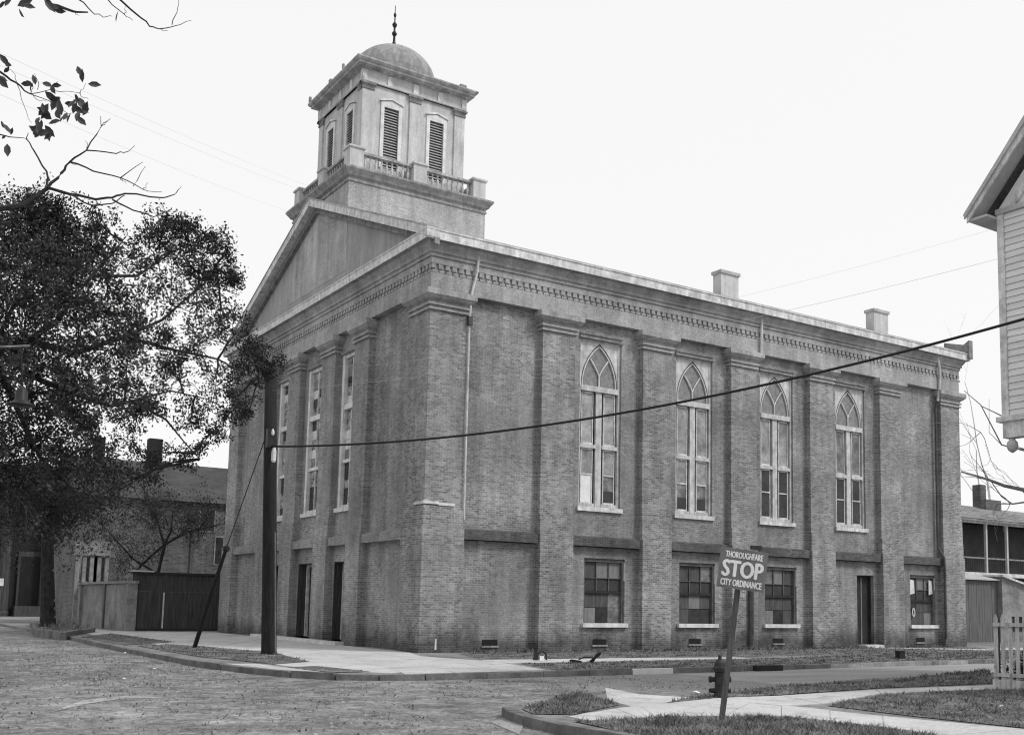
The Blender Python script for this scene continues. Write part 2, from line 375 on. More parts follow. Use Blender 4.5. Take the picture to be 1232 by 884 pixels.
# near corner pavements
P2 = lambda *l: [tuple(gr(*p)[:2]) for p in l]
flag_strip('corner_pavement', lerp_strip(P2((728,827),(770,835),(870,841),(940,848),(1062,861),(1232,877),(1420,900)), P2((731,841),(745,846),(800,861),(940,861),(1063,874),(1134,885),(1290,906)), 2), 0.006)
flag_strip('corner_pavement', lerp_strip(P2((684,862),(740,852),(800,846)), P2((738,873),(775,866),(800,861)), 2), 0.010)
flag_strip('corner_pavement', lerp_strip(P2((850,840),(940,837),(1054,829.6),(1196,824)), P2((940,849),(990,847),(1060,834),(1196,829)), 2), 0.011)
slab('gutter_apron', P2((590,858),(622,849),(630,862),(625,872)), R-.01, R+.012, M['street'])
M['track'] = plain('pale_dust', 0.36, 0.4, 2.0, 14.0)
MB().poly([(p[0],p[1],R+.008) for p in P2((62,846),(100,833),(150,828),(215,831),(150,831),(105,837))]).build('wheel_track', M['track'], kind='structure')
# kerbs: one stone after another
def kerb(name, line, w=0.16, top=0.015, mat='kerb', step=1.3, white=None):
    pts = []
    for i in range(len(line)-1):
        a, b = Vector(line[i]), Vector(line[i+1]); n = max(1, round((b-a).length/step))
        pts += [a.lerp(b, k/n) for k in range(n)]
    pts.append(Vector(line[-1]))
    root = None
    for i in range(len(pts)-1):
        a, b = pts[i], pts[i+1]; t = (b-a).normalized(); nrm = Vector((t.y, -t.x))
        a2, b2 = a + t*0.008, b - t*0.008; z = top + random.uniform(-.02,.012); j = random.uniform(-.015,.015)
        q = [a2+nrm*(w/2+j), b2+nrm*(w/2+j), b2-nrm*(w/2-j), a2-nrm*(w/2-j)]
        mt = M['kerb_white'] if white and white[0] < a.x < white[1] else M[mat]
        mb = MB(); c = 0.02
        lo = [(p.x,p.y,R-.1) for p in q]; hi = [(p.x,p.y,z-c) for p in q]
        cc = sum(q, Vector((0,0)))/4; tp = [(cc.x+(p.x-cc.x)*(1-c/1.0), cc.y+(p.y-cc.y)*(1-c/1.0), z) for p in q]
        mb.v = lo+hi+tp
        for k in range(4):
            l = (k+1) % 4; mb.f += [(k,l,4+l,4+k),(4+k,4+l,8+l,8+k)]
        mb.f += [(8,9,10,11)]
        o = mb.build(name if root is None else 'kerb_stone', mt, root)
        if root is None: root = o; o['kind'] = 'structure'
    return root
kerb('kerb', KW[3:14], white=(0.2, 1.7))
kerb('kerb', KW[13:15], 0.16, 0.01, 'kerb_light')
kerb('kerb', KN[:7], 0.2, 0.02)
tag(MB().box(5.6,6.6,-9.62,-9.28,R-.05,0.028).build('storm_drain', M['iron']), 'black iron storm drain mouth set in the side street kerb', 'drain')

# ================================================================== CHURCH
ch = thing('church', (14.2, 10.75, 0), 'large brick church with domed louvered tower, pilasters and pointed arch windows', 'church')
LX, LY = 28.4, 21.5
SP = [(0,1.4),(4.5,5.9),(9.05,10.45),(13.57,14.97),(18.12,19.54),(22.62,24.02),(27.0,28.4)]
FP = [(4.93,6.25),(8.12,9.52),(11.98,13.38),(15.25,16.57)]
FPc = [(0,1.45),*FP,(20.05,21.5)]
class Face:
    """maps (u, depth, z) of a facade to the world"""
    def __init__(s, side): s.side = side
    def box(s, mb, u0, u1, d0, d1, z0, z1):
        if s.side: mb.box(u0, u1, d0, d1, z0, z1)
        else: mb.box(d0, d1, u0, u1, z0, z1)
    def pt(s, u, d, z): return (u, d, z) if s.side else (d, u, z)
SIDE, FRONT = Face(True), Face(False)
def panel(F, a, b, z0, z1, hole=None, mat='brick', name='wall_panel', d=0.25, t=0.6):
    mb = MB()
    if hole:
        h0, h1, k0, k1 = hole
        F.box(mb, a, h0, d, t, z0, z1); F.box(mb, h1, b, d, t, z0, z1)
        if k0 > z0: F.box(mb, h0, h1, d, t, z0, k0)
        if k1 < z1: F.box(mb, h0, h1, d, t, k1, z1)
    else: F.box(mb, a, b, d, t, z0, z1)
    return mb.build(name, M[mat], ch)
def pilaster(F, a, b, end=None):
    mb = MB()
    F.box(mb, a, b, 0, 0.6, 4.78, 12.05)
    F.box(mb, a-.0, b+.0, -.08, 0.6, -0.2, 4.11); F.box(mb, a, b, -.04, 0.6, 4.11, 4.78)
    p = mb.build('pilaster', M['brick_pier' if F.side else 'brick'], ch)
    c = MB(); e = .16
    cap_profile(c, F, a, b)
    c.build('capital', M['brick_frieze'], p)
    return p
CAPP = [(0.0,11.36),(0.075,11.35),(0.075,11.42),(0.015,11.44),(0.015,11.5),(0.095,11.51),(0.095,11.58),(0.03,11.59),(0.05,11.66),(0.15,11.72),(0.22,11.80),(0.25,11.83),(0.25,12.02),(0.0,12.04)]
def cap_profile(c, F, a, b):
    if F.side: c.ring(CAPP, a, b, 0, 0.45)
    else: c.ring(CAPP, 0, 0.45, a, b)
# corner piers
def corner(a, b, y0, y1):
    mb = MB(); mb.box(a, b, y0, y1, 4.78, 12.05)
    mb.ring([(.08,-.2),(.08,4.11),(.04,4.125),(.04,4.78),(0,4.79)], a, b, y0, y1)
    p = mb.build('corner_pilaster', M['brick_pier'], ch)
    MB().ring(CAPP, a, b, y0, y1).build('capital', M['brick_frieze'], p); return p
c0 = corner(0, 1.4, 0, 1.45); corner(27.0, 28.4, 0, 1.4); corner(0, 1.4, 20.05, 21.5)
for (a, b) in SP[1:-1]: pilaster(SIDE, a, b)
for (a, b) in FP: pilaster(FRONT, a, b)
mb = MB(); mb.box(-.072, .5, -.076, .0, 4.83, 4.93); mb.box(.5,1.1,-.068,.0,4.80,4.89); mb.box(-.076, .0, -.05, .62, 4.82, 4.92)
mb.build('whitewash_ledge', M['white_worn'], c0)
# side bays
SB = [(SP[i][1], SP[i+1][0]) for i in range(6)]
UPW = {1:(6.31,8.2), 2:(10.88,12.78), 3:(15.41,17.33), 4:(19.96,21.88)}
LOW = {1:(6.62,8.47,.98,3.32), 2:(11.1,12.95,.98,3.32), 3:(15.66,17.5,.98,3.32), 4:(21.25,22.35,.12,3.13), 5:(24.85,26.65,.98,3.25)}
for i, (a, b) in enumerate(SB):
    panel(SIDE, a, b, -0.2, 3.72, LOW.get(i))
    panel(SIDE, a, b, 4.12, 12.05, (*UPW[i], 5.18, 11.42) if i in UPW else None)
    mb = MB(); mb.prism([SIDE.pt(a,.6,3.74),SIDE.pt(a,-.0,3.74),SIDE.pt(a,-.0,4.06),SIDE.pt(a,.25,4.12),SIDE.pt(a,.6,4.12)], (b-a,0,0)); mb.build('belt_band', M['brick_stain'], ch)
    if i in UPW:   # thin brick hood line over the window
        mb = MB(); mb.box(UPW[i][0]-.06, UPW[i][1]+.06, .18, .25, 11.42, 11.5); mb.box(UPW[i][0]-.03, UPW[i][1]+.03, .2, .25, 11.57, 11.63); mb.build('window_hood', M['weathered_trim'], ch)
# front bays
FB = [(FPc[i][1], FPc[i+1][0]) for i in range(5)]
FW = {1:(6.4,7.98), 2:(9.9,11.6), 3:(13.53,15.12)}
FD = {1:(6.35,8.04), 2:(9.62,11.88), 3:(13.48,15.17)}
for i, (a, b) in enumerate(FB):
    panel(FRONT, a, b, -0.2, 3.72, (*FD[i], .14, 3.12) if i in FD else None)
    panel(FRONT, a, b, 4.12, 12.05, (*FW[i], 5.18, 11.25) if i in FW else None)
    mb = MB(); mb.prism([FRONT.pt(a,.6,3.72),FRONT.pt(a,-.02,3.72),FRONT.pt(a,-.02,4.02),FRONT.pt(a,.25,4.12),FRONT.pt(a,.6,4.12)], (0,b-a,0)); mb.build('belt_band', M['brick'], ch)
    if i in FW:
        mb = MB(); mb.box(.17,.25, FW[i][0]-.05, FW[i][1]+.05, 11.25, 11.34); mb.build('window_hood', M['weathered_trim'], ch)
# hidden rear and north walls
mb = MB(); mb.box(28.0,28.4,1.4,21.5,-.2,12.05); mb.box(1.4,28.0,21.1,21.5,-.2,12.05); mb.build('rear_wall', M['brick'], ch)
# entablature
MB().ring([(-.62,12.052),(0.012,12.052),(0.012,12.62),(0,12.63),(-.05,12.63),(-.05,12.93),(.02,12.93),(.02,13.17)], 0, LX, 0, LY).build('frieze', M['brick_frieze'], ch)
MB().ring([(.02,13.17),(.07,13.17),(.07,13.28),(.13,13.3),(.13,13.4),(.17,13.46),(.23,13.54),(.25,13.62),(.40,13.635)], 0, LX, 0, LY).build('corbel_course', M['brick_frieze'], ch)
MB().ring([(.40,13.635),(.40,13.9),(.43,13.93),(.43,13.97),(.3,13.99)], 0, LX, 0, LY).build('cornice_fascia', M['white_worn'], ch)
# two staggered rows of brick dentils
mb = MB(); t = 0.0; k = 0
while t < LX-.1:
    mb.box(t+.0, t+.165, -.01, .05, 12.77, 12.925); mb.box(t+.03, t+.225, -.015, .05, 12.635, 12.72); t += .262
t = 0.02
while t < LY-.1:
    mb.box(-.01, .05, t+.0, t+.165, 12.77, 12.925); mb.box(-.015, .05, t+.03, t+.225, 12.635, 12.72); t += .262
mb.build('dentil_course', M['brick_frieze'], ch, kind='stuff')
# pediment, rake and roof
SL = 0.393; ZE = 13.98; YC = 10.75
def zl(y): return ZE + SL*(min(y, LY-y)+.42)
MB().prism([(.06,0,13.9),(.06,LY,13.9),(.06,YC,zl(YC)-.25)], (.3,0,0)).build('tympanum', M['tympanum'], ch)
for s in (0, 1):
    Y = (lambda y: y) if not s else (lambda y: LY-y)
    def rk(x0, x1, top, bot):
        mb = MB()
        return mb.prism([(x0,Y(-.42),ZE+top),(x0,Y(YC),zl(YC)+top),(x0,Y(YC),zl(YC)+bot),(x0,Y(-.42),ZE+bot)], (x1-x0,0,0))
    r = rk(-.42, .06, 0.02, -.30).build('raking_cornice', M['white_worn'], ch)
    rk(-.45, .0, .07, .02).build('drip_edge', M['tin'], r)
    rk(-.12, .06, -.30, -.52).build('bed_moulding', M['weathered_trim'], r)
    MB().prism([(.07,Y(-.36),ZE+.05),(.07,Y(YC),zl(YC)+.08),(.07,Y(YC),zl(YC)-.15),(.07,Y(-.36),ZE-.1)], (LX+.3,0,0)).build('roof', M['tin'], ch)
    # standing seams
MB().prism([(LX-.3,0,13.9),(LX-.3,LY,13.9),(LX-.3,YC,zl(YC)-.1)], (.25,0,0)).build('rear_gable', M['brick'], ch)
mb = MB(); mb.prism([(LX+.18,-.5,13.72),(LX+.18,.9,13.9),(LX+.18,.9,14.75),(LX+.18,-.2,14.45),(LX+.18,-.5,14.62)], (.3,0,0)); mb.build('rear_cornice_return', M['weathered_trim'], ch)
# chimneys on the roof
for x in (14.65, 24.5):
    z0 = zl(2.0)
    c = MB().box(x, x+1.02, 1.8, 2.3, z0-.5, 15.85).build('chimney', M['stucco'], ch)
    MB().ring([(0,15.85),(.06,15.86),(.06,16.0),(-.2,16.03)], x, x+1.02, 1.8, 2.3).build('chimney_cap', M['stucco_base'], c)
# ---- tower
TX0, TX1, TY0, TY1 = .05, 6.30, 7.625, 13.875
tb = MB(); tb.box(TX0, TX1, TY0, TY1, 14.6, 18.3); tb.build('tower_base', M['stucco_base'], ch)
MB().ring([(0,18.28),(.05,18.3),(.05,18.38),(0.02,18.4),(.02,18.46),(.12,18.52),(.16,18.6),(.28,18.76),(.28,18.84),(.05,18.9),(-1,18.92)], TX0, TX1, TY0, TY1).build('tower_base_cornice', M['ledge'], ch)
pier_m = MB().box(-.3,.3,-.3,.3,0,.82).ring([(0,.80),(.06,.82),(.06,.90),(-.1,.93)], -.3,.3,-.3,.3).mesh('pier', M['stucco'])
bal_m = MB().lathe([(.05,0),(.05,.06),(.03,.1),(.055,.22),(.06,.3),(.03,.42),(.028,.5),(.05,.56),(.05,.6)], (0,0,0), 8).mesh('baluster', M['stucco'])
balu = None
cxs = [TX0+.3, (TX0+TX1)/2, TX1-.3]; cys = [TY0+.3, YC, TY1-.3]
mb = MB()
for (x0,x1,y0,y1) in ((TX0+.05,TX1-.05,TY0+.1,TY0+.4),(TX0+.05,TX1-.05,TY1-.4,TY1-.1),(TX0+.1,TX0+.4,TY0+.4,TY1-.4),(TX1-.4,TX1-.1,TY0+.4,TY1-.4)):
    mb.box(x0,x1,y0,y1,18.88,18.98)
balu = mb.build('balustrade', M['stucco'], ch)
mb = MB()
for (x0,x1,y0,y1) in ((TX0+.05,TX1-.05,TY0+.12,TY0+.4),(TX0+.05,TX1-.05,TY1-.4,TY1-.12),(TX0+.12,TX0+.4,TY0+.4,TY1-.4),(TX1-.4,TX1-.12,TY0+.4,TY1-.4)):
    mb.box(x0,x1,y0,y1,19.58,19.68)
mb.build('top_rail', M['grey_trim'], balu)
for x in cxs:
    for y in cys:
        if x == cxs[1] and y == cys[1]: continue
        inst('pier', pier_m, (x, y, 18.9), balu)
for k in range(9):
    for base in (0, 1):
        u = (cxs[base]+.45) + k*((cxs[1]-cxs[0]-.9)/8); v = (cys[base]+.45) + k*((cys[1]-cys[0]-.9)/8)
        for y in (cys[0]-.04, cys[2]+.04): inst('baluster', bal_m, (u, y, 18.98), balu)
        for x in (cxs[0]-.04, cxs[2]+.04): inst('baluster', bal_m, (x, v, 18.98), balu)
# ---- belfry
BX0, BX1, BY0, BY1 = .85, 5.50, 8.425, 13.075; BC = (3.175, 10.75)
LV = [2.12, 4.24]
def wall_holes(face):
    mb = MB(); z0, z1, k0, k1, hw = 18.6, 23.0, 19.5, 22.15, .33
    if face in ('s','n'): u0, u1, hs = BX0, BX1, LV
    else: u0, u1, hs = BY0, BY1, [YC-1.06, YC+1.06]
    edges = [u0] + [e for h in hs for e in (h-hw, h+hw)] + [u1]
    def bx(a, b, c, d):
        if face == 's': mb.box(a,b,BY0,BY0+.15,c,d)
        elif face == 'n': mb.box(a,b,BY1-.15,BY1,c,d)
        elif face == 'w': mb.box(BX0,BX0+.15,max(a,BY0+.15),min(b,BY1-.15),c,d)
        else: mb.box(BX1-.15,BX1,max(a,BY0+.15),min(b,BY1-.15),c,d)
    for i in range(0, len(edges), 2): bx(edges[i], edges[i+1], z0, z1)
    for h in hs: bx(h-hw, h+hw, z0, k0); bx(h-hw, h+hw, k1, z1)
    return mb.build('belfry_wall', M['stucco'], ch)
for f in 'snwe': wall_holes(f)
slat_m = MB().obox((-.32,-.05,0),(.64,0,0),(0,.13,.11),(0,-.012,.014)).mesh('slat', M['louver'])
def louver(face, u):
    rot = {'s':0, 'w':-math.pi/2, 'n':math.pi, 'e':math.pi/2}[face]
    if face == 's': loc = (u, BY0, 19.5)
    elif face == 'n': loc = (u, BY1, 19.5)
    elif face == 'w': loc = (BX0, u, 19.5)
    else: loc = (BX1, u, 19.5)
    global LFRAME, LBACK
    fr = inst('louver_window', LFRAME, loc, ch, (0,0,rot))
    def sub(nm, me, z, y=0):
        o = bpy.data.objects.new(nm, me); COL.objects.link(o); o.parent = fr; o.location = (0, y, z)
    sub('backing', LBACK, 0)
    for k in range(22): sub('slat', slat_m, .03+k*.1185, .06)
mbf = MB(); mbf.box(-.48,-.33,-.05,.1,0,2.65); mbf.box(.33,.48,-.05,.1,0,2.65)
mbf.prism([(-.48,-.05,2.65),(.48,-.05,2.65),(.48,-.05,2.85),(0,-.05,2.98),(-.48,-.05,2.85)], (0,.15,0))
mbf.prism([(-.54,-.1,2.86),(0,-.1,3.0),(.54,-.1,2.86),(.54,-.1,2.92),(0,-.1,3.07),(-.54,-.1,2.92)], (0,.12,0))
LFRAME = mbf.mesh('louver_window', M['white']); LBACK = MB().box(-.33,.33,.20,.24,0,2.65).mesh('backing', M['glass_mid'])
for u in LV: louver('s', u); louver('n', u)
for u in (YC-1.06, YC+1.06): louver('w', u); louver('e', u)
def bpil(face, u0, u1):
    d = .07
    if face == 's': r = (u0,u1,BY0-d,BY0)
    elif face == 'w': r = (BX0-d,BX0,u0,u1)
    elif face == 'n': r = (u0,u1,BY1,BY1+d)
    else: r = (BX1,BX1+d,u0,u1)
    p = MB().box(*r, 18.9, 22.7).build('belfry_pilaster', M['stucco'], ch)
    MB().ring([(0,22.68),(.04,22.7),(.04,22.76),(.015,22.78),(.05,22.86),(.09,22.9),(.09,22.98),(0,22.99)], *r).build('capital', M['weathered_trim'], p)
for f in 'sn':
    for a, b in ((BX0-.07, BX0+.42), (2.94, 3.42), (BX1-.42, BX1+.07)): bpil(f, a, b)
for f in 'we':
    for a, b in ((BY0, BY0+.36), (YC-.24, YC+.24), (BY1-.36, BY1)): bpil(f, a, b)
MB().ring([(.09,22.99),(.12,23.02),(.12,23.08),(.05,23.09),(.05,23.52),(.1,23.53)], BX0, BX1, BY0, BY1).build('belfry_frieze', M['stucco'], ch)
for i in range(5):   # raised blocks that divide the frieze into panels
    u = BX0-.02 + i*(BX1-BX0+.04)/4
    for y0, y1 in ((BY0-.11, BY0-.05), (BY1+.05, BY1+.11)): MB().box(u-.12, u+.12, y0, y1, 23.09, 23.50).build('frieze_block', M['white_worn'], ch)
    v = BY0-.02 + i*(BY1-BY0+.04)/4
    for x0, x1 in ((BX0-.11, BX0-.05), (BX1+.05, BX1+.11)): MB().box(x0, x1, v-.12, v+.12, 23.09, 23.50).build('frieze_block', M['white_worn'], ch)
MB().ring([(.1,23.53),(.16,23.54),(.16,23.58),(.38,23.62),(.38,23.68),(.45,23.73),(.5,23.8),(.5,23.86),(.2,23.96),(-1.2,24.08)], BX0, BX1, BY0, BY1).build('belfry_cornice', M['grey_trim'], ch)
# broken acroteria on the cornice edge
mb = MB(); mb.box(BX1-.35,BX1-.05,BY0-.4,BY0-.2,23.85,24.02); mb.box(BX0-.5,BX0-.42,YC-1.2,YC-1.1,23.9,24.1); mb.box(BX0-.5,BX0-.4,BY1+.3,BY1+.4,23.9,24.15); mb.box(BX0-.45,BX0-.3,YC+.3,YC+.5,23.92,24.06); mb.build('cornice_ornament', M['weathered_trim'], ch)
mb = MB(); mb.lathe([(2.15,23.95),(2.15,24.2),(2.05,24.22),(2.05,24.4),(1.98,24.42),(1.98,24.55)], (*BC,0), 48); mb.build('dome_drum', M['dome'], ch)
prof = [(1.9*math.cos(a), 24.5+1.62*math.sin(a)) for a in np.linspace(0, math.pi/2-.02, 18)]
dm = MB().lathe(prof, (*BC,0), 48).build('dome', M['dome'], ch, smooth=True)
MB().lathe([(.2,25.95),(.16,26.2),(.06,26.5),(.05,26.75),(.09,26.8),(.12,26.87),(.09,26.94),(.045,27.0),(.045,27.15),(.09,27.22),(.115,27.3),(.08,27.37),(.03,27.42),(.03,27.65),(.055,27.7),(.065,27.76),(.05,27.82),(.02,27.88),(.016,28.2)], (*BC,0), 10).build('finial', M['iron'], dm, smooth=True)
# ---- upper side windows (pointed arch tracery in a square white frame)
def arch_pts(w, h, z0, n=9, inset=0.0):
    """lancet outline; w full width, springing at z0, apex z0+h"""
    hw = w/2; rr = (hw*hw+h*h)/(2*hw); pts = []
    amax = math.asin(min(1, h/rr))
    for i in range(n+1):
        a = amax*i/n; pts.append((hw - rr + rr*math.cos(a), z0 + rr*math.sin(a)))
    left = [(-x, z) for x, z in reversed(pts[:-1])]
    return pts + left
def arched_window(u0, u1, seed):
    uc = (u0+u1)/2; W = u1-u0; d = .36; rnd = random.Random(seed)
    F = SIDE; mb = MB()
    z0, z1, zt = 5.18, 11.42, 9.58
    mb.box(u0,u0+.09,d-.03,.6,z0,z1); mb.box(u1-.09,u1,d-.03,.6,z0,z1); mb.box(u0+.09,u1-.09,d-.03,.6,z1-.08,z1)
    # outer spandrel plate with the lancet cut out: strips between rectangle and arch
    aw, ah = W-.2, 1.63; ar = arch_pts(aw, ah, zt+.12)
    hwp = W/2-.09
    for sgn in (1, -1):
        arc = [(x*sgn, z) for x, z in ar[:10]]
        top = z1-.08
        for i in range(9):
            a, b = arc[i], arc[i+1]
            o0 = (uc+hwp*sgn, d, a[1]); o1 = (uc+hwp*sgn, d, b[1])
            mb.prism([(uc+a[0],d,a[1]), o0, o1, (uc+b[0],d,b[1])], (0,.05,0))
        mb.prism([(uc,d,arc[9][1]), (uc+hwp*sgn,d,arc[9][1]), (uc+hwp*sgn,d,top), (uc,d,top)], (0,.05,0))
    mb.box(u0+.09,u1-.09,d-.07,.6,zt-.10,zt+.10)          # transom
    mb.box(uc-.13,uc+.13,d-.004,.6,z0,zt-.10)           # mullion
    mb.box(u0+.09,uc-.15,d-.04,.6,7.36,7.5); mb.box(uc+.15,u1-.09,d-.04,.6,7.36,7.5)
    mb.box(u0+.09,uc-.15,d-.0,.6,z0,z0+.15); mb.box(uc+.15,u1-.09,d-.0,.6,z0,z0+.15)
    wdw = mb.build('arched_window', M['window_white'], ch)
    MB().box(u0-.08,u1+.08,.16,.6,5.02,5.18).build('sill', M['white_worn'], wdw)
    # inner arch rib + Y tracery
    tr = MB(); inn = arch_pts(aw-.15, ah-.11, zt+.12)
    tr.tube([(uc+x, d+.02, z) for x, z in inn], .024, 5)
    tr.tube([(uc, d+.02, zt+.1), (uc, d+.02, zt+.55)], .032, 5)
    hw = (aw-.15)/2
    for sgn in (1, -1):
        tr.tube([(uc+sgn*(hw*.52)*(t**1.25), d+.02, zt+.5+ t*.62) for t in np.linspace(0,1,7)], .028, 5)
    tr.build('tracery', M['white'], wdw)
    MB().box(u0+.09,u1-.09,d+.065,d+.08,zt+.1,z1-.1).build('arch_pane', M['lattice_glass'], wdw)
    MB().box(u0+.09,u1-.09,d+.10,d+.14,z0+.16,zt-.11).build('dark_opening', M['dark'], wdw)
    for (a, b) in ((u0+.09, uc-.15), (uc+.15, u1-.09)):
        for (k0, k1, split) in ((z0+.14, 7.36, True), (7.5, zt-.12, False)):
            g0 = .085
            sash = MB(); s0, s1 = a+g0, b-g0
            sash.box(s0,s0+.035,d+.03,d+.08,k0,k1); sash.box(s1-.035,s1,d+.03,d+.08,k0,k1); sash.box(s0+.05,s1-.05,d+.02,d+.08,k0,k0+.07); sash.box(s0+.05,s1-.05,d+.02,d+.08,k1-.06,k1)
            if split: sash.box(s0+.05,s1-.05,d+.02,d+.08,k0+1.05,k0+1.1)
            sash.build('sash', M['white_worn'], wdw)
            if split:
                r = rnd.random()
                low = M['paper'] if (seed == 1 and a < uc) else (M['glass_dark'] if seed >= 2 and r < .6 else M['glass_mid2'])
                MB().box(s0+.05,s1-.05,d+.05,d+.06,k0+.07,k0+1.05).build('pane', low, wdw)
                MB().box(s0+.05,s1-.05,d+.05,d+.06,k0+1.1,k1-.06).build('pane', M['glass_dark'] if seed >= 3 and r < .75 else M['glass_mid'], wdw)
                if r > .4:
                    MB().box(s0+.05,s1-.05,d+.03,d+.045,k0+.09,k0+.09+.2+.25*r).build('lower_blind', M['blind'], wdw)
            else:
                MB().box(s0+.05,s1-.05,d+.05,d+.06,k0+.07,k1-.06).build('pane', M['glass_mid2'] if seed == 4 else M['glass_mid'], wdw)
for i, (a, b) in UPW.items(): arched_window(a, b, i)
# ---- lower side windows
def lower_window(u0, u1, z0, z1, seed):
    d = .38; rnd = random.Random(seed); mb = MB()
    mb.box(u0,u0+.08,d-.06,.6,z0,z1); mb.box(u1-.08,u1,d-.06,.6,z0,z1); mb.box(u0+.08,u1-.08,d-.06,.6,z1-.12,z1)
    wdw = mb.build('sash_window', M['sash_grey'], ch)
    MB().box(u1-.012,u1-.002,.255,d-.06,z0+1.55 if seed!=5 else z0+1.6,z1-.1).build('lit_jamb', M['white'], wdw)  # white jamb cut to its upper half, light on it put into colour
    MB().box(u0-.09,u1+.09,.12,.6,z0-.15,z0).build('sill', M['white'], wdw)
    zm = (z0+z1-.1)/2
    MB().box(u0+.08,u1-.08,d-.03,d+.04,zm-.045,zm+.045).build('meeting_rail', M['door'], wdw)
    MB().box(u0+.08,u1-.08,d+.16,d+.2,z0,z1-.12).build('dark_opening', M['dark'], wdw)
    n = 3; cw = (u1-u0-.16)/n
    mt = MB()
    for k in range(1, n): mt.box(u0+.08+k*cw-.012, u0+.08+k*cw+.012, d+.0, d+.03, zm+.045, z1-.12)
    mt.box(u0+.08,u1-.08,d+.0,d+.03,zm+.5,zm+.52)
    mt.build('muntin', M['sash_grey'], wdw)
    tones = ['curtain','curtain_light','glass_dark','glass_mid2','curtain']
    for k in range(n):
        for (k0, k1, up) in ((z0, z0+.55, 0), (z0+.57, zm-.05, 0), (zm+.05, zm+.5, 2), (zm+.52, z1-.12, 1)):
            t = ('blind' if up == 2 else rnd.choice(['curtain','glass_mid2','curtain','curtain_light']) if up == 1 else rnd.choice(tones))
            MB().box(u0+.085+k*cw, u0+.075+(k+1)*cw, d+.05, d+.06, k0, k1).build('pane', M[t], wdw)
    return wdw
for i in (1, 2, 3, 5): w5 = lower_window(*LOW[i], i)
u0, u1 = LOW[5][:2]
for a, b in ((u0+.09, u0+.42), (u1-.36, u1-.09)):
    MB().prism([(a,.33,2.35),(b,.33,2.42),(b-.06,.33,3.0),(a,.33,3.05)], (0,.02,0)).build('curtain', M['white'], w5)
mb = MB(); zz = 1.55; cxx = u0+.33
for k in range(10):
    a0, a1 = 2*math.pi*k/10, 2*math.pi*(k+1)/10
    mb.prism([(cxx+.055*math.cos(a0),.33,zz+.15*math.sin(a0)),(cxx+.055*math.cos(a1),.33,zz+.15*math.sin(a1)),(cxx+.11*math.cos(a1),.33,zz+.21*math.sin(a1)),(cxx+.11*math.cos(a0),.33,zz+.21*math.sin(a0))], (0,.03,0))
mb.build('oval_ornament', M['white'], w5)
# ---- side door
u0, u1, k0, k1 = LOW[4]
mb = MB(); mb.box(u0,u0+.07,.42,.6,k0,k1); mb.box(u1-.07,u1,.42,.6,k0,k1); mb.box(u0+.07,u1-.07,.42,.6,k1-.08,k1)
sdr = mb.build('side_door', M['door'], ch)
mb = MB().box(u0+.07,u1-.07,.5,.55,k0,k1-.08)
for a, b, c, e in ((.14,.47,.25,1.2),(.58,.9,.25,1.2),(.14,.47,1.4,2.7),(.58,.9,1.4,2.7)): mb.box(u0+a,u0+b,.485,.5,k0+c,k0+e)
mb.build('door_leaf', M['door'], sdr)
MB().box(u0-.05,u1+.05,-.25,.6,-.1,k0).build('door_step', M['stone_trim'], sdr)
MB().box(u0+.5,u0+.56,.47,.5,k0,k1-.1).build('astragal', M['curtain_light'], sdr)
# ---- front windows and doors
def front_window(u0, u1, seed):
    d = .36; uc = (u0+u1)/2; mb = MB(); z0, z1 = 5.18, 11.25
    B = lambda a,b,c,e,f,g: FRONT.box(mb,a,b,c,e,f,g)
    B(u0,u0+.2,d-.10,.6,z0,z1); B(u1-.2,u1,d-.10,.6,z0,z1); B(u0+.2,u1-.2,d-.06,.6,z1-.14,z1)
    B(u0+.2,u1-.2,d-.07,.6,9.05,9.25); B(u0+.2,u1-.2,d-.04,.6,6.95,7.08); B(u0+.2,u1-.2,d-.04,.6,z0,z0+.12)
    wdw = mb.build('front_window', M['white'], ch)
    mb = MB(); FRONT.box(mb,u0-.08,u1+.08,.14,.6,5.02,5.18); mb.build('sill', M['white_worn'], wdw)
    rnd = random.Random(seed+40)
    for a, b in ((u0+.2, uc-.03), (uc+.03, u1-.2)):
        for k0, k1 in ((z0+.12,6.95),(7.08,9.05),(9.25,z1-.14)):
            n = 5
            for k in range(n):
                q0, q1 = k0+(k1-k0)*k/n, k0+(k1-k0)*(k+1)/n
                m2 = MB(); FRONT.box(m2, a, b, d+.06, d+.08, q0+.008, q1-.008)
                dk = k0 < 7
                m2.build('stained_pane', M[rnd.choice(['glass_dark','glass_dark','stained'] if dk else ['stained','stained','curtain_light','glass_dark','white_worn'])], wdw)
    m2 = MB(); FRONT.box(m2, uc-.03, uc+.03, d+.0, d+.08, z0+.12, z1-.14); m2.build('mullion', M['white_worn'], wdw)
for i, (a, b) in FW.items(): front_window(a, b, i)
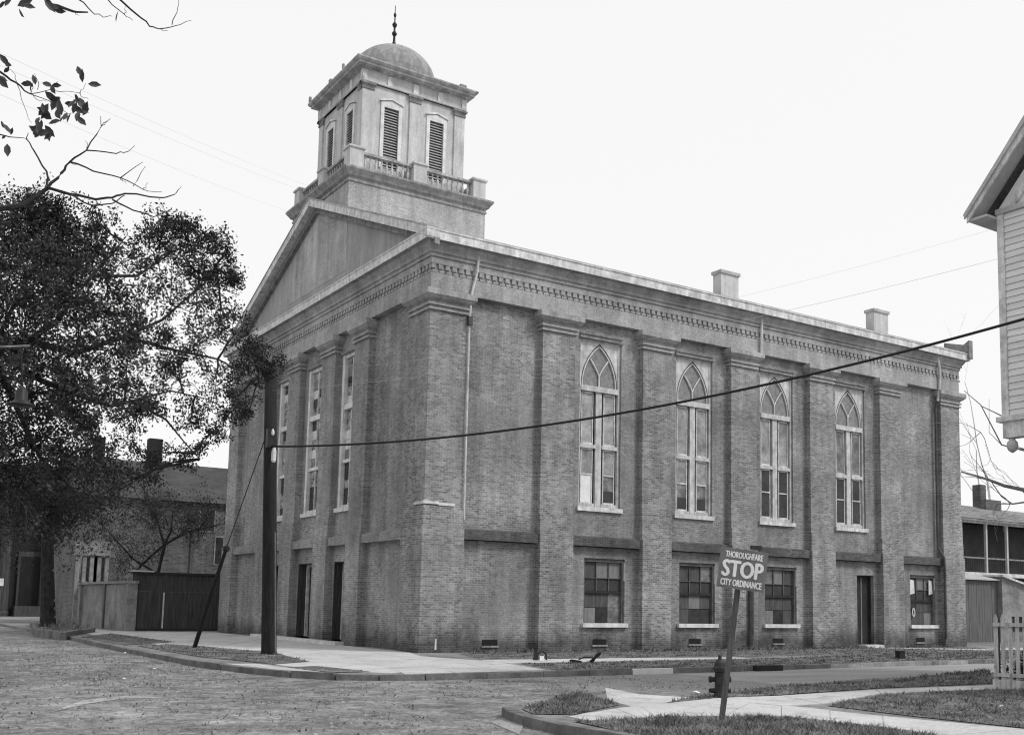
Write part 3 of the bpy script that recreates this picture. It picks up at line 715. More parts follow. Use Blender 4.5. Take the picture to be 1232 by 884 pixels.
for i, (a, b) in FD.items():
    mb = MB(); FRONT.box(mb,b-.12,b,.6,.75,.14,3.12); FRONT.box(mb,a,a+.12,.6,.75,.14,3.12); FRONT.box(mb,a+.12,b-.12,.6,.75,3.0,3.12)
    dr = mb.build('front_door', M['white_worn'], ch)
    for c, e in ((a+.12,(a+b)/2-.005), ((a+b)/2+.005, b-.12)):
        mb = MB(); FRONT.box(mb,c,e,.72,.77,.14,3.0)
        for z in (.3,1.2,2.1): FRONT.box(mb,c+.12,e-.12,.70,.72,z,z+.75)
        mb.build('door_leaf', M['door'], dr)
    mb = MB(); FRONT.box(mb,a-.0,a+.03,.27,.6,.14,3.12); FRONT.box(mb,b-.03,b,.27,.6,.14,3.12); FRONT.box(mb,a+.03,b-.03,.27,.6,3.08,3.12); mb.build('shade_lining', M['plank'], dr)  # dark lining added to put doorway shade into the reveals
    mb = MB(); FRONT.box(mb,a,b,.25,.8,.0,.14); mb.build('threshold', M['stone_trim'], dr)
mb = MB(); mb.box(-.42,-.055,6.0,15.6,-.05,.12); mb.build('front_step', M['stone_trim'], ch)
# ---- small things on the walls
for x in (2.75, 7.35, 11.9, 16.4, 25.5):
    mb = MB(); mb.box(x-.3,x+.3,.235,.3,.20,.40)
    v = mb.build('wall_vent', M['dark'], ch)
    MB().box(x-.34,x+.34,.19,.26,.14,.20).build('vent_sill', M['weathered_trim'], v)
def pipe(pts, r, mat):
    return MB().tube(pts, r, 8).build('downspout_or_stain', M[mat], ch)
ds = pipe([(1.72,-.14,13.62),(1.68,-.12,12.9),(1.5,-.1,12.1),(1.46,-.06,11.2)], .045, 'pipe')
MB().tube([(1.46,-.06,11.2),(1.46,-.05,4.75),(1.5,.0,4.4),(1.52,.18,4.15)], .038, 8).build('lower_pipe', M['pipe'], ds)
MB().box(1.38,1.54,-.16,.02,11.0,11.3).build('hopper', M['pipe_dark'], ds)
pipe([(15.15,-.14,13.62),(15.15,-.1,12.6),(15.15,-.08,12.0)], .055, 'pipe')
ds = pipe([(26.6,-.16,13.62),(26.75,-.14,13.2),(26.85,-.1,12.6),(26.8,-.08,12.0),(26.78,-.0,11.5)], .06, 'pipe')
MB().tube([(26.78,.0,11.5),(26.75,.1,11.2),(26.75,.12,4.6),(26.85,-.12,4.1),(26.9,-.12,3.6),(26.9,-.12,.35)], .06, 8).build('lower_pipe', M['pipe_dark'], ds)
pipe([(14.55,-.12,3.7),(14.5,-.14,2.5),(14.52,-.14,.05)], .13, 'pipe_dark')  # dark tube added in place of the wet stain on the pilaster
MB().box(14.55,15.15,-.13,-.06,3.98,4.12).build('pipe_bracket', M['iron'], ch)
MB().box(.5,.56,-.09,-.05,.1,.45).build('white_pipe_stub', M['white'], ch)

# ================================================================== UTILITY POLE, CABLES
pb = Vector((-4.92,.08,0)); ptop = at(326,436,31.9)
up = thing('utility_pole', pb, 'dark wooden utility pole on the grass verge before the church front', 'utility pole', )
MB().tube([pb+Vector((0,0,-.2)), pb+Vector((0,0,.15)), pb.lerp(ptop,.5), ptop], [.27,.225,.2,.17], 14).build('pole_shaft', M['pole'], up, smooth=True)
anc = at(322,537,31.75)
MB().box(anc.x-.1,anc.x+.1,anc.y-.25,anc.y-.1,anc.z-.05,anc.z+.5).build('bracket', M['iron'], up)
MB().lathe([(.04,0),(.07,.05),(.07,.3),(.05,.42),(.02,.45)], tuple(at(329,556,31.6)), 10).build('insulator', M['white'], up)
MB().lathe([(.02,0),(.05,.05),(.05,.12),(.02,.2)], tuple(at(328,524,31.6)), 8).build('small_insulator', M['white'], up)
MB().tube([at(331,790,31.7)+Vector((0,0,.1)), at(331,640,31.7)], .02, 5).build('ground_wire_guard', M['kerb'], up)
def wire(name, a, b, sag, r, label, mat='wire', n=40, cat='cable', group=None):
    a, b = Vector(a), Vector(b)
    pts = [a.lerp(b, t) + Vector((0,0,-4*sag*t*(1-t))) for t in np.linspace(0,1,n)]
    return tag(MB().tube(pts, r, 6).build(name, M[mat], smooth=True), label, cat, group)
pole2 = at(1340,352,21.0)
up2 = thing('utility_pole', (pole2.x, pole2.y, 0), 'utility pole holding the thick black cable beyond the right picture edge', 'utility pole')
MB().tube([(pole2.x,pole2.y,-.3),(pole2.x,pole2.y,9.4)], [.2,.15], 12).build('pole_shaft', M['pole'], up2, smooth=True)
wire('overhead_cable', at(327,537,31.55), pole2, .75, .030, 'thick black cable sagging from the pole across the church to the right')
sp0 = at(478,524,30.0)
wire('thin_wire', at(325,470,31.8), pole2+Vector((0,0,1.3)), .55, .003, 'thin wire strung above the thick black cable across the windows', 'pipe', cat='wire')
wire('thin_wire', at(325,452,31.8), pole2+Vector((0,0,2.0)), .6, .0016, 'thinnest upper wire crossing the church cornice to the right', 'wire_glare', cat='wire')
for k, (y0, y1) in enumerate(((96,224),(112,232),(146,256))):
    wire('sky_wire', at(-160,(-10,8,44)[k],14), on_x(372,y1,-.4) if k < 2 else at(352,256,46), .12, .0022, ('topmost of the three pale wires crossing the sky to the tower','middle one of the three pale wires crossing the sky to the tower','lowest of the three pale wires crossing the sky to the tower')[k], 'wire_glare', cat='wire', group='sky wires left of the tower')
# guy wire with guard sleeve
gb = gr(233,779); gt = at(318,530,31.8); gm = at(272,660,34.0)
gy = thing('guy_wire', gb, 'slanting guy wire with dark wooden guard anchoring the utility pole', 'guy wire')
MB().tube([gt, gm], .014, 6).build('stay_wire', M['wire'], gy)
MB().tube([gm, gm.lerp(gb,.5), gb+Vector((0,0,-.1))], [.05,.075,.07], 8).build('guard_sleeve', M['pole'], gy)
MB().lathe([(.03,-.12),(.11,-.05),(.11,.06),(.03,.12)], tuple(gm), 8).build('strain_insulator', M['iron'], gy)

# ================================================================== STREET LAMP (hangs from an arm out of the left edge)
la, lb = at(-90,421,15.0), at(35,416,15.0)
lm = thing('street_lamp', la, 'dark bell shaped street lamp hanging at left under the oak foliage', 'street lamp')
MB().tube([la, lb], .014, 6).build('lamp_arm', M['kerb_light'], lm)
lc = at(25,488,15.0); lt = at(25,418,15.0)
MB().tube([lt, lc+Vector((0,0,.28))], .012, 6).build('drop_rod', M['iron'], lm)
MB().lathe([(.19,0),(.19,.015),(.13,.04),(.085,.08),(.08,.20),(.05,.25),(.02,.28)], tuple(lc), 20).build('lamp_shade', M['iron'], lm, smooth=True)
MB().lathe([(.015,-.03),(.04,-.025),(.045,0),(.04,.02)], tuple(lc), 10).build('bulb', M['curtain'], lm, smooth=True)
MB().tube([(la.x,la.y,-.2),(la.x,la.y,la.z+.5)], [.15,.11], 10).build('lamp_post', M['pole'], lm)

# ================================================================== STOP SIGN
sb = gr(868,867); dS = 15.45
ss = thing('stop_sign', sb, 'leaning wooden post carrying a grey board lettered STOP in white', 'stop sign')
ptp = at(889,696,dS+.24)
ax = (ptp-sb).normalized(); rt = Vector(AX[0]); fw = Vector((AX[2][0], AX[2][1], 0)).normalized()
hx = ax.cross(fw).normalized()*0.038
MB().obox(sb-ax*.25-hx-fw*.035, hx*2, fw*.07, (ptp-sb)+ax*.25).build('sign_post', M['post'], ss)
TLc, TRc, BLc = at(868,657,dS-.12), at(925,665,dS-.12), at(862,705,dS-.12)
U = TRc-TLc; Vv = TLc-BLc; U.z += 0; nrm = U.cross(Vv).normalized()
if nrm.dot(fw) > 0: nrm = -nrm
BRc = BLc+U
bd = MB().obox(BLc, U, Vv, -nrm*.02).build('sign_board', M['sign'], ss)
eU, eV = U.normalized(), Vv.normalized()
def text_part(txt, cx, cy, width, height, bold=.0):
    cu = bpy.data.curves.new('lettering', 'FONT'); cu.body = txt; cu.size = 1.0; cu.align_x = 'CENTER'; cu.align_y = 'CENTER'; cu.resolution_u = 3
    to = bpy.data.objects.new('tmp', cu); COL.objects.link(to)
    dg = bpy.context.evaluated_depsgraph_get(); me = bpy.data.meshes.new_from_object(to.evaluated_get(dg))
    bpy.data.objects.remove(to); bpy.data.curves.remove(cu)
    vs = np.array([v.co[:] for v in me.vertices]); lo, hi = vs.min(0), vs.max(0)
    o = BLc + U*cx + Vv*cy + nrm*.006 - Vector(world_base(bd))
    for v in me.vertices:
        x = (v.co.x-(lo[0]+hi[0])/2)/(hi[0]-lo[0])*width; y = (v.co.y-(lo[1]+hi[1])/2)/(hi[1]-lo[1])*height
        p = o + eU*x + eV*y; v.co = p
    base = [v.co.copy() for v in me.vertices]; polys = [tuple(p.vertices) for p in me.polygons]; nv = len(base)
    V2, F2 = [], []
    for q, (dx, dy) in enumerate(((0,0),(bold,0),(-bold,0),(0,bold*.6),(0,-bold*.6))):   # brush-bold strokes
        V2 += [tuple(p + eU*dx*height + eV*dy*height + nrm*.0006*q) for p in base]; F2 += [tuple(i+nv*q for i in f) for f in polys]
    me = bpy.data.meshes.new('lettering'); me.from_pydata(V2, [], F2)
    me.materials.append(M['sign_white']); ob = bpy.data.objects.new('lettering', me); COL.objects.link(ob); ob.parent = bd
    ob['label'] = 'white painted word ' + txt
    return ob
uw, vh = U.length, Vv.length
text_part('THOROUGHFARE', .50, .845, uw*.78, vh*.15, .05)
text_part('STOP', .50, .50, uw*.84, vh*.40, .055)
text_part('CITY ORDINANCE', .50, .15, uw*.86, vh*.16, .05)

# ================================================================== FIRE HYDRANT
hb = gr(866,839); hy = thing('fire_hydrant', hb, 'black cast iron fire hydrant standing behind the leaning stop sign', 'fire hydrant')
MB().lathe([(.15,-.1),(.15,.03),(.11,.05),(.095,.1),(.092,.45),(.115,.47),(.115,.5)], tuple(hb), 16).build('barrel', M['iron'], hy, smooth=False)
MB().lathe([(.13,.5),(.13,.54),(.11,.56),(.095,.63),(.06,.68),(.03,.69)], tuple(hb), 16).build('bonnet', M['iron'], hy)
MB().lathe([(.035,.69),(.03,.76),(.001,.765)], tuple(hb), 6).build('operating_nut', M['iron'], hy)
for sgn in (1,-1):
    c = hb+Vector((0,0,.33)); d = rt*sgn
    MB().tube([c+d*.08, c+d*.15, c+d*.15, c+d*.2], [.045,.045,.06,.055], 10).build('hose_nozzle', M['iron'], hy)
    c = hb+Vector((0,0,.13)); MB().tube([c+d*.08, c+d*.2], [.05,.035], 8).build('base_lug', M['iron'], hy)
c = hb+Vector((0,0,.31)); MB().tube([c-fw*.09, c-fw*.2, c-fw*.2, c-fw*.25], [.06,.06,.085,.08], 10).build('pumper_nozzle', M['iron'], hy)

# ================================================================== FALLEN IRON FIXTURE, STUMPS, BOX
fb = gr(702,797); D = pj_d = float((AX @ (np.array(fb)-CAM))[2])
fx = thing('broken_iron_bench', fb, 'toppled black iron bench end lying on the verge by the church', 'bench')
A = lambda x, y, dd=0: at(x, y, D+dd)
dv = fw*.22
MB().prism([A(685,794),A(688,793),A(700,795),A(699,799),A(686,798)], dv).build('foot_plate', M['iron'], fx)
MB().tube([A(696,793),A(703,790),A(712,790.5),A(716,792)], [.02,.02,.02,.03], 6).build('curved_rail', M['iron'], fx)
MB().prism([A(708,796),A(714,791),A(719,785),A(724,784),A(722,788),A(716,793),A(714,797)], dv).build('raised_leg', M['iron'], fx)
st = gr(645,794)
sth = thing('iron_shoe_scraper', st, 'small black iron boot scraper beside the church side wall', 'scraper')
MB().prism([at(644,789,float((AX@(np.array(st)-CAM))[2])), st+Vector((-.05,0,0)), st+Vector((.08,0,0)), st+Vector((.08,0,.22)), st+Vector((-.02,0,.28))], (0,.1,0)).build('upright', M['iron'], sth)
mb = MB(); mb.tube([st+Vector((.08,0,.2)), st+Vector((.22,0,.26)), st+Vector((.34,0,.18)), st+Vector((.36,0,0))], .03, 6); mb.build('curved_bar', M['iron'], sth)
MB().box(st.x+.12,st.x+.26,st.y-.02,st.y+.06,0,.12).build('white_stone', M['paper'], sth)
bx = gr(1083,792); b_ = thing('black_box', bx, 'small black box standing on the far right verge of the side street', 'box')
MB().box(bx.x-.13,bx.x+.13,bx.y-.1,bx.y+.1,-.02,.24).build('box_body', M['iron'], b_); MB().box(bx.x-.145,bx.x+.145,bx.y-.115,bx.y+.115,.24,.27).build('lid', M['iron'], b_)
for k, (px, py, s, lab) in enumerate(((150,786,.07,'crumpled white paper scrap nearest the left kerb on the road'),(186,805,.05,'tiny white paper scrap in the middle of the dirt road'),(150,817,.05,'white scrap lying above the worn wheel track'),(1195,797,.14,'white paper lying on the side street by the fence'),(1205,851,.06,'white scrap in the grass beside the picket fence'),(838,835,.09,'pale stone beside the foot of the hydrant'))):
    p = gr(px, py, R if k < 4 else 0); mb = MB(); q = [Vector((p.x+s*math.cos(a)*random.uniform(.6,1), p.y+s*math.sin(a)*random.uniform(.6,1), p.z+random.uniform(.15,.7)*s)) for a in (0,1.2,2.5,3.6,5)]
    mb.v = [tuple(x) for x in q] + [(p.x,p.y,p.z+s*.8),(p.x,p.y,p.z+.005)]
    for i in range(5): mb.f += [(i,(i+1)%5,5),((i+1)%5,i,6)]
    tag(mb.build('paper_scrap' if k < 5 else 'pale_stone', M['paper']), lab, 'litter' if k < 5 else 'stone')

# ================================================================== PICKET FENCE (right)
f0 = Vector((4.82,-17.56,0)); fdir = Vector((.35,-.94,0)).normalized()
fe = thing('picket_fence', f0, 'weathered wooden picket fence at the right edge of the corner lot', 'fence')
fn = Vector((-fdir.y, fdir.x, 0))
pick = MB()
for k in range(18):
    c = f0 + fdir*(.06+k*.145); h = 1.62 + random.uniform(-.05,.05); tw = random.uniform(-.01,.01)
    a = c - fdir*.05; 
    MB().prism([a-fn*.02, a-fn*.02+fdir*.085, a-fn*.02+fdir*(.085+tw)+Vector((0,0,h-.1)), a-fn*.02+fdir*(.042+tw)+Vector((0,0,h)), a-fn*.02+fdir*tw+Vector((0,0,h-.1))], fn*.022).build('picket', M['picket'], fe)
FS = fn if fn.dot(Vector((CAM[0],CAM[1],0))-f0) > 0 else -fn
for z in (.26, 1.32):
    MB().obox(f0+Vector((0,0,z))+FS*.025, fdir*2.6, FS*.04, Vector((0,0,.08))).build('rail', M['picket'], fe)
MB().obox(f0+FS*.03-fdir*.02, fdir*2.7, FS*.05, Vector((0,0,.2))).build('base_board', M['picket'], fe)
for s in (0.0, 1.25, 2.5):
    MB().obox(f0+fdir*s-FS*.13, fdir*.1, FS*.1, Vector((0,0,1.5))).build('fence_post', M['post'], fe)

# ================================================================== CLAPBOARD HOUSE (right, upper storey overhangs)
XH, YN, YS = 6.5, -16.83, -24.0
ZB, ZT = 6.15, 11.03
hs = thing('clapboard_house', (XH+3, (YN+YS)/2, 0), 'pale clapboard house with a steep gable at the right picture edge', 'house')
MB().box(XH+.03, XH+9, YS, YN, ZB, ZT+.1).build('house_wall', M['clap'], hs)
nb = 31; pitch = (ZT-ZB)/nb
for k in range(nb):
    z = ZB + k*pitch
    MB().prism([(XH+.03,YN-.16,z),(XH-.012,YN-.16,z),(XH+.012,YN-.16,z+pitch-.004),(XH+.03,YN-.16,z+pitch-.004)], (0,YS-YN+.16,0)).build('clapboard', M['clap'], hs)
MB().box(XH-.03, XH+.14, YN-.155, YN+.02, ZB, ZT).build('corner_board', M['white_worn'], hs)
MB().box(XH-.06, XH+.03, YS, YN+.04, ZT, ZT+.13).build('frieze_board', M['soffit'], hs)
sk = MB().box(XH-.12, XH+.1, YS, YN+.12, ZB-.12, ZB).build('skirt_moulding', M['white_worn'], hs)
MB().box(XH-.04, XH+.25, YS, YN+.0, ZB-.5, ZB-.12).build('skirt_board', M['white_worn'], sk)
MB().box(XH+.25, XH+9, YS, YN-.02, ZB-.2, ZB-.0).build('jetty_floor', M['dark'], hs)
pn = Vector((XH+.05, YN-.18, ZB-.55))
MB().lathe([(.05,.1),(.07,.0),(.12,-.06),(.13,-.16),(.09,-.25),(.02,-.3)], tuple(pn), 12).build('pendant', M['soffit'], hs, smooth=True)
# gable: rake rises to the south
OH = .5; e0 = Vector((XH-OH, YN+.51, 11.0)); yc = (YN+YS)/2; rise = 1.11
za = lambda y: e0.z + (e0.y-y)*rise if y > yc else e0.z + (e0.y-yc)*rise - (yc-y)*rise
MB().prism([(XH,YN+.0,ZT+.13),(XH,YS,ZT+.13),(XH,yc,ZT+.13+(YN-yc)*rise)], (.1,0,0)).build('gable_wall', M['clap'], hs)
y2 = yc
for s, (ya, yb) in enumerate(((e0.y, yc), (2*yc-e0.y, yc))):
    zb = e0.z+(abs(ya-yc))*rise
    rb = MB().prism([(XH-OH,ya,e0.z+.08),(XH-OH,yb,zb+.08),(XH-OH,yb,zb-.26),(XH-OH,ya,e0.z-.12)], (.05,0,0)).build('rake_board', M['white_worn'], hs)
    MB().prism([(XH-OH-.05,ya+(.04 if s==0 else -.04),e0.z+.12),(XH-OH-.05,yb,zb+.20),(XH-OH-.05,yb,zb+.06),(XH-OH-.05,ya+(.04 if s==0 else -.04),e0.z-.02)], (.05,0,0)).build('crown_moulding', M['soffit'], rb)
    MB().prism([(XH-OH+.05,ya,e0.z+.0),(XH-OH+.05,yb,zb+.0),(XH-OH+.05,yb,zb-.06),(XH-OH+.05,ya,e0.z-.06)], (OH-.05,0,0)).build('rake_soffit', M['soffit'], hs)
    MB().prism([(XH-OH-.04,ya+(.06 if s==0 else -.06),e0.z+.10),(XH-OH-.04,yb,zb+.26),(XH-OH-.04,yb,zb+.18),(XH-OH-.04,ya+(.06 if s==0 else -.06),e0.z+.06)], (10,0,0)).build('house_roof', M['roof_mid'], hs)
MB().prism([(XH-OH+.06,e0.y,e0.z-.02),(XH-OH+.06,YN,e0.z-.02),(XH-OH+.06,YN,e0.z-.08),(XH-OH+.06,e0.y,e0.z-.08)], (9,0,0)).build('eave_soffit', M['soffit'], hs)
MB().prism([(XH-.002,YN-.3,ZT+.13),(XH-.002,YN-.5,ZT+.13),(XH-.002,yc,ZT+.13+(YN-.5-yc)*rise),(XH-.002,yc,ZT+.13+(YN-.3-yc)*rise)], (-.06,0,0)).build('gable_moulding', M['white_worn'], hs)
# lower storey set back to the south, outside the frame
MB().box(XH+2.2, XH+8.8, YS, YN-2.2, -.2, ZB-.2).build('lower_wall', M['clap'], hs)

# ================================================================== PORCH HOUSE behind the church (right)
PY = 6.0
ph = thing('porch_house', (42, PY+4, 0), 'two storey house with a dark upper gallery behind the church at right', 'house')
ze, zf = on_y(1186,626,PY).z, on_y(1186,690,PY).z
X0, X1 = 31.0, 52.0
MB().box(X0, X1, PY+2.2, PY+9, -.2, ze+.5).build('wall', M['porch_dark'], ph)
MB().box(X0, X1, PY-.1, PY+2.2, zf-.16, zf+.06).build('gallery_floor', M['white_worn'], ph)
MB().box(X0, X1, PY-.12, PY+.12, ze-.2, ze).build('gallery_beam', M['white_worn'], ph)
for px in (1156,1186,1211,1238,1268):
    q = on_y(px,660,PY); MB().box(q.x-.07,q.x+.07,PY-.08,PY+.06,zf+.06,ze-.2).build('gallery_post', M['soffit'], ph)
MB().box(X0,X1,PY-.03,PY+.03,zf+.85,zf+.93).build('gallery_rail', M['weathered_trim'], ph)
mb = MB()
for k in range(90): mb.box(X0+k*.2,X0+k*.2+.03,PY-.015,PY+.015,zf+.06,zf+.85)
mb.build('gallery_balusters', M['porch_dark'], ph, kind='stuff')
pr = MB().prism([(X0,PY-.4,ze-.02),(X0,PY+5,ze+1.5),(X0,PY+5,ze+1.4),(X0,PY-.4,ze-.1)], (X1-X0,0,0)).build('roof', M['roof_mid'], ph)
sh = MB()
for r_ in range(9):
    y0 = PY-.4+r_*.6
    for c_ in range(34):
        xx = X0+c_*.45+(.22 if r_%2 else 0); zz = ze-.02+(y0-PY+.4)*.2815
        sh.prism([(xx+.01,y0,zz+.03),(xx+.44,y0,zz+.03),(xx+.44,y0+.58,zz+.58*.2815+.01),(xx+.01,y0+.58,zz+.58*.2815+.01)], (0,0,.02+.02*random.random()))
sh.build('shingles', M['roof_mid'], pr, kind='stuff')
c1 = on_y(1175,597,PY+5.5); MB().box(c1.x-.3,c1.x+.3,PY+5,PY+5.6,ze,on_y(1175,582,PY+5).z).build('chimney', M['house_brick'], ph)
MB().box(c1.x-1.2,c1.x+.45,PY+4.0,PY+4.9,ze+.6,on_y(1175,599,PY+4).z).build('parapet', M['house_brick'], ph)
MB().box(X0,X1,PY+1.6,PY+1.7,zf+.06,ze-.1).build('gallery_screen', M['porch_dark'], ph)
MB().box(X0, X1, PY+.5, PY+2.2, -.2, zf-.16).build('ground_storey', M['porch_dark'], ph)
# board shed / fence in front of it
SY = 4.0
sd_ = thing('board_shed', (34, SY, 0), 'low shed of grey vertical boards beside the rear church corner', 'shed')
xL, xR = on_y(1150,740,SY).x, on_y(1200,740,SY).x; zt = on_y(1180,698,SY).z
n = 16; wb = (xR-xL)/n
for k in range(n): MB().box(xL+k*wb+.008, xL+(k+1)*wb-.008, SY+random.uniform(0,.012), SY+.03, 0, zt-random.uniform(0,.03)).build('board', M['shed_board'], sd_)
MB().prism([(xL-.1,SY-.2,zt+.02),(xR+.1,SY-.2,zt+.02),(xR+.1,SY+1.2,zt+.3),(xL-.1,SY+1.2,zt+.3)], (0,0,.07)).build('shed_roof', M['soffit'], sd_)
MB().box(xL,xR,SY+.04,SY+1.2,0,zt).build('shed_back', M['shed_board'], sd_)
sd2 = thing('lean_to', (xR+2, SY, 0), 'pale lean-to wall with sloping roof right of the board shed', 'lean-to')
z2 = on_y(1212,692,SY).z
MB().prism([(xR+.05,SY-.3,0),(xR+4,SY-.3,0),(xR+4,SY-.3,z2-.9),(xR+.05,SY-.3,z2-.15)], (0,1.0,0)).build('lean_to_wall', M['wall_old'], sd2)
MB().prism([(xR-.1,SY-.5,z2-.1),(xR+4.2,SY-.5,z2-.95),(xR+4.2,SY-.5,z2-.85),(xR-.1,SY-.5,z2)], (0,1.3,0)).build('lean_to_roof', M['white_worn'], sd2)
MB().box(xR+.7,xR+2.4,SY-.34,SY-.28,.6,1.4).build('dark_opening', M['dark'], sd2)

# ================================================================== LEFT BACKGROUND
GY = 23.2
gx0, gx1 = on_y(155,750,GY).x, on_y(265,750,GY).x; gzt = on_y(210,690,GY).z
gt_ = thing('board_gate', ((gx0+gx1)/2, GY, 0), 'dark wooden double gate of vertical boards left of the church', 'gate')
n = 22; wb = (gx1-gx0-.1)/n
for k in range(n): MB().box(gx0+.05+k*wb+.006, gx0+.05+(k+1)*wb-.006, GY-random.uniform(0,.015), GY+.035, .12, gzt*.68).build('board', M['plank'], gt_)
for k in range(n//2): MB().box(gx0+.05+k*2*wb+.006, gx0+.05+(k+1)*2*wb-.006, GY-.02-random.uniform(0,.01), GY+.035, gzt*.68+.01, gzt-.05).build('upper_board', M['plank'], gt_)
MB().box(gx0-.05, gx1+.02, GY-.12, GY+.12, gzt-.05, gzt+.05).build('cap_board', M['door'], gt_)
MB().box(gx0-.02, gx0+1.0, GY-.16, GY+.16, gzt+.05, gzt+.11).build('cap_slate', M['stone_trim'], gt_)
q = on_y(195,750,GY).x
for xx in (gx0+.0, q): MB().box(xx-.03, xx+.03, GY-.05, GY, .15, gzt*.67).build('stile', M['stone_trim'], gt_)
MB().box(gx0, gx1, GY-.06, GY+.03, .02, .14).build('bottom_rail', M['door'], gt_)
WXg = gx0-.1
wl = thing('garden_wall', (WXg, 30, 0), 'old plastered garden wall with dark cap beside the board gate', 'wall')
yW = on_x(90,747,WXg).y; zW = on_x(150,699,WXg).z
ys = [GY-.05, GY+ (yW-GY)*.40, yW]
for k in range(2): MB().box(WXg, WXg+.3, ys[k]+.15, ys[k+1]-.15, -.1, zW-.12).build('wall_panel', M['wall_old'], wl)
for k in range(3): MB().box(WXg-.08, WXg+.36, ys[k]-.15, ys[k]+.15, -.1, zW-.1).build('wall_pier', M['house_brick'] if k == 1 else M['wall_old'], wl)
MB().box(WXg-.1, WXg+.4, ys[0]-.2, ys[2]+.2, zW-.1, zW+.02).build('coping', M['weathered_trim'], wl)
# brick house with two chimneys
HY = 36.0
hx0, hx1 = on_y(93,650,HY).x, on_y(300,650,HY).x; hz = on_y(185,556,HY+3.5).z; hze = on_y(185,600,HY).z
bh = thing('brick_house', ((hx0+hx1)/2, HY+4, 0), 'old brick house with two chimneys and dark roof behind the gate', 'house')
MB().box(hx0, hx1+4, HY, HY+8, -.2, hze).build('wall', M['house_brick'], bh)
rf = MB().prism([(hx0-.3,HY-.4,hze-.05),(hx0-.3,HY+3.5,hz),(hx0-.3,HY+8.4,hze-.05)], (hx1-hx0+4.5,0,0)).build('roof', M['roof_dark'], bh)
for (a, b, yt) in ((112,124,526),(177,193,528)):
    p, q = on_y(a,560,HY+3.3), on_y(b,560,HY+3.3)
    MB().box(p.x,q.x,HY+3,HY+3.7,hze,on_y((a+b)/2,yt,HY+3.3).z).build('chimney', M['house_dark'], rf)
for (px, py0, py1) in ((250,612,640),(268,645,680),(108,668,700),(118,668,700)):
    p = on_y(px,py0,HY); q = on_y(px,py1,HY)
    f = MB().box(p.x-.5,p.x+.5,HY-.06,HY,q.z,p.z).build('window', M['weathered_trim'], bh)
    MB().box(p.x-.42,p.x+.42,HY-.08,HY-.062,q.z+.08,p.z-.08).build('pane', M['glass_dark'], f)
p = on_y(228,700,HY).x; MB().box(p-.08,p+.08,HY-.1,HY-.002,0,hze-.3).build('drainpipe', M['pipe_dark'], bh)
# louvred shutters porch at its left
for px in (92,100,109,118,127): 
    p = on_y(px,700,34.5); MB().box(p.x-.1,p.x+.1,34.4,34.6,0,on_y(px,668,34.5).z).build('porch_post', M['weathered_trim'], bh)
MB().box(on_y(88,700,34.5).x, on_y(130,700,34.5).x, 34.3, 34.7, on_y(110,668,34.5).z, on_y(110,650,34.5).z).build('porch_wall', M['wall_old'], bh)
# dark columned building beyond
DY = 62.0
dx0, dx1 = on_y(-60,700,DY).x, on_y(92,700,DY).x
db = thing('columned_building', ((dx0+dx1)/2, DY+4, 0), 'dark building with a columned doorway in deep shade at far left', 'building')
dz = on_y(40,560,DY).z
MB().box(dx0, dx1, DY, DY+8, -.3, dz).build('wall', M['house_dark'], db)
p, q = on_y(21,730,DY), on_y(50,670,DY)
dd_ = MB().box(p.x-.2,q.x+.2,DY-.25,DY,.8,q.z+.4).build('doorway', M['plank'], db)
MB().box(p.x,q.x,DY-.3,DY-.26,.8,q.z).build('door_leaf', M['dark'], dd_)
MB().box(p.x-.4,q.x+.6,DY-1.6,DY,-.2,.8).build('entrance_steps', M['plank'], db)
for px in (8,58):
    q = on_y(px,650,DY-.8); MB().lathe([(.5,0),(.5,.3),(.42,.4),(.36,dz-1.2),(.5,dz-1.0),(.5,dz-.8)], (q.x,DY-.8,0), 12).build('column', M['plank'], db)
p = on_y(77,700,DY); wn = MB().box(p.x-.8,p.x+.8,DY-.06,DY,on_y(77,717,DY).z,on_y(77,690,DY).z).build('window', M['weathered_trim'], db)
for k in range(4):
    MB().box(p.x-.7+(k%2)*.75, p.x-.05+(k%2)*.75, DY-.075, DY-.062, on_y(77,716,DY).z+.1+(k//2)*.75, on_y(77,716,DY).z+.75+(k//2)*.75).build('pane', M['glass_dark'], wn)
p = on_y(1,700,50); MB_ = MB().box(p.x-.3,p.x+.16,49.9,50.0,p.z-.25,p.z+.25); ps = MB_.build('notice_board', M['white'])
MB().tube([(p.x,50.05,-.2),(p.x,50.05,p.z)], .06, 6).build('post', M['post'], ps); tag(ps, 'small white notice board at the far left edge before the dark building', 'notice')
# planter bed with stone edging
bedp = [gr(*p) for p in ((38,752),(44,762),(75,766),(112,760),(80,752))]
slab('planter_bed', [(p.x,p.y) for p in bedp], 0.0, .14, M['turf'])
for a, b in zip(bedp[:4], bedp[1:4]):
    pass
kerb('planter_kerb', [(p.x,p.y) for p in bedp[:4]], .2, .2, 'kerb', 1.6)

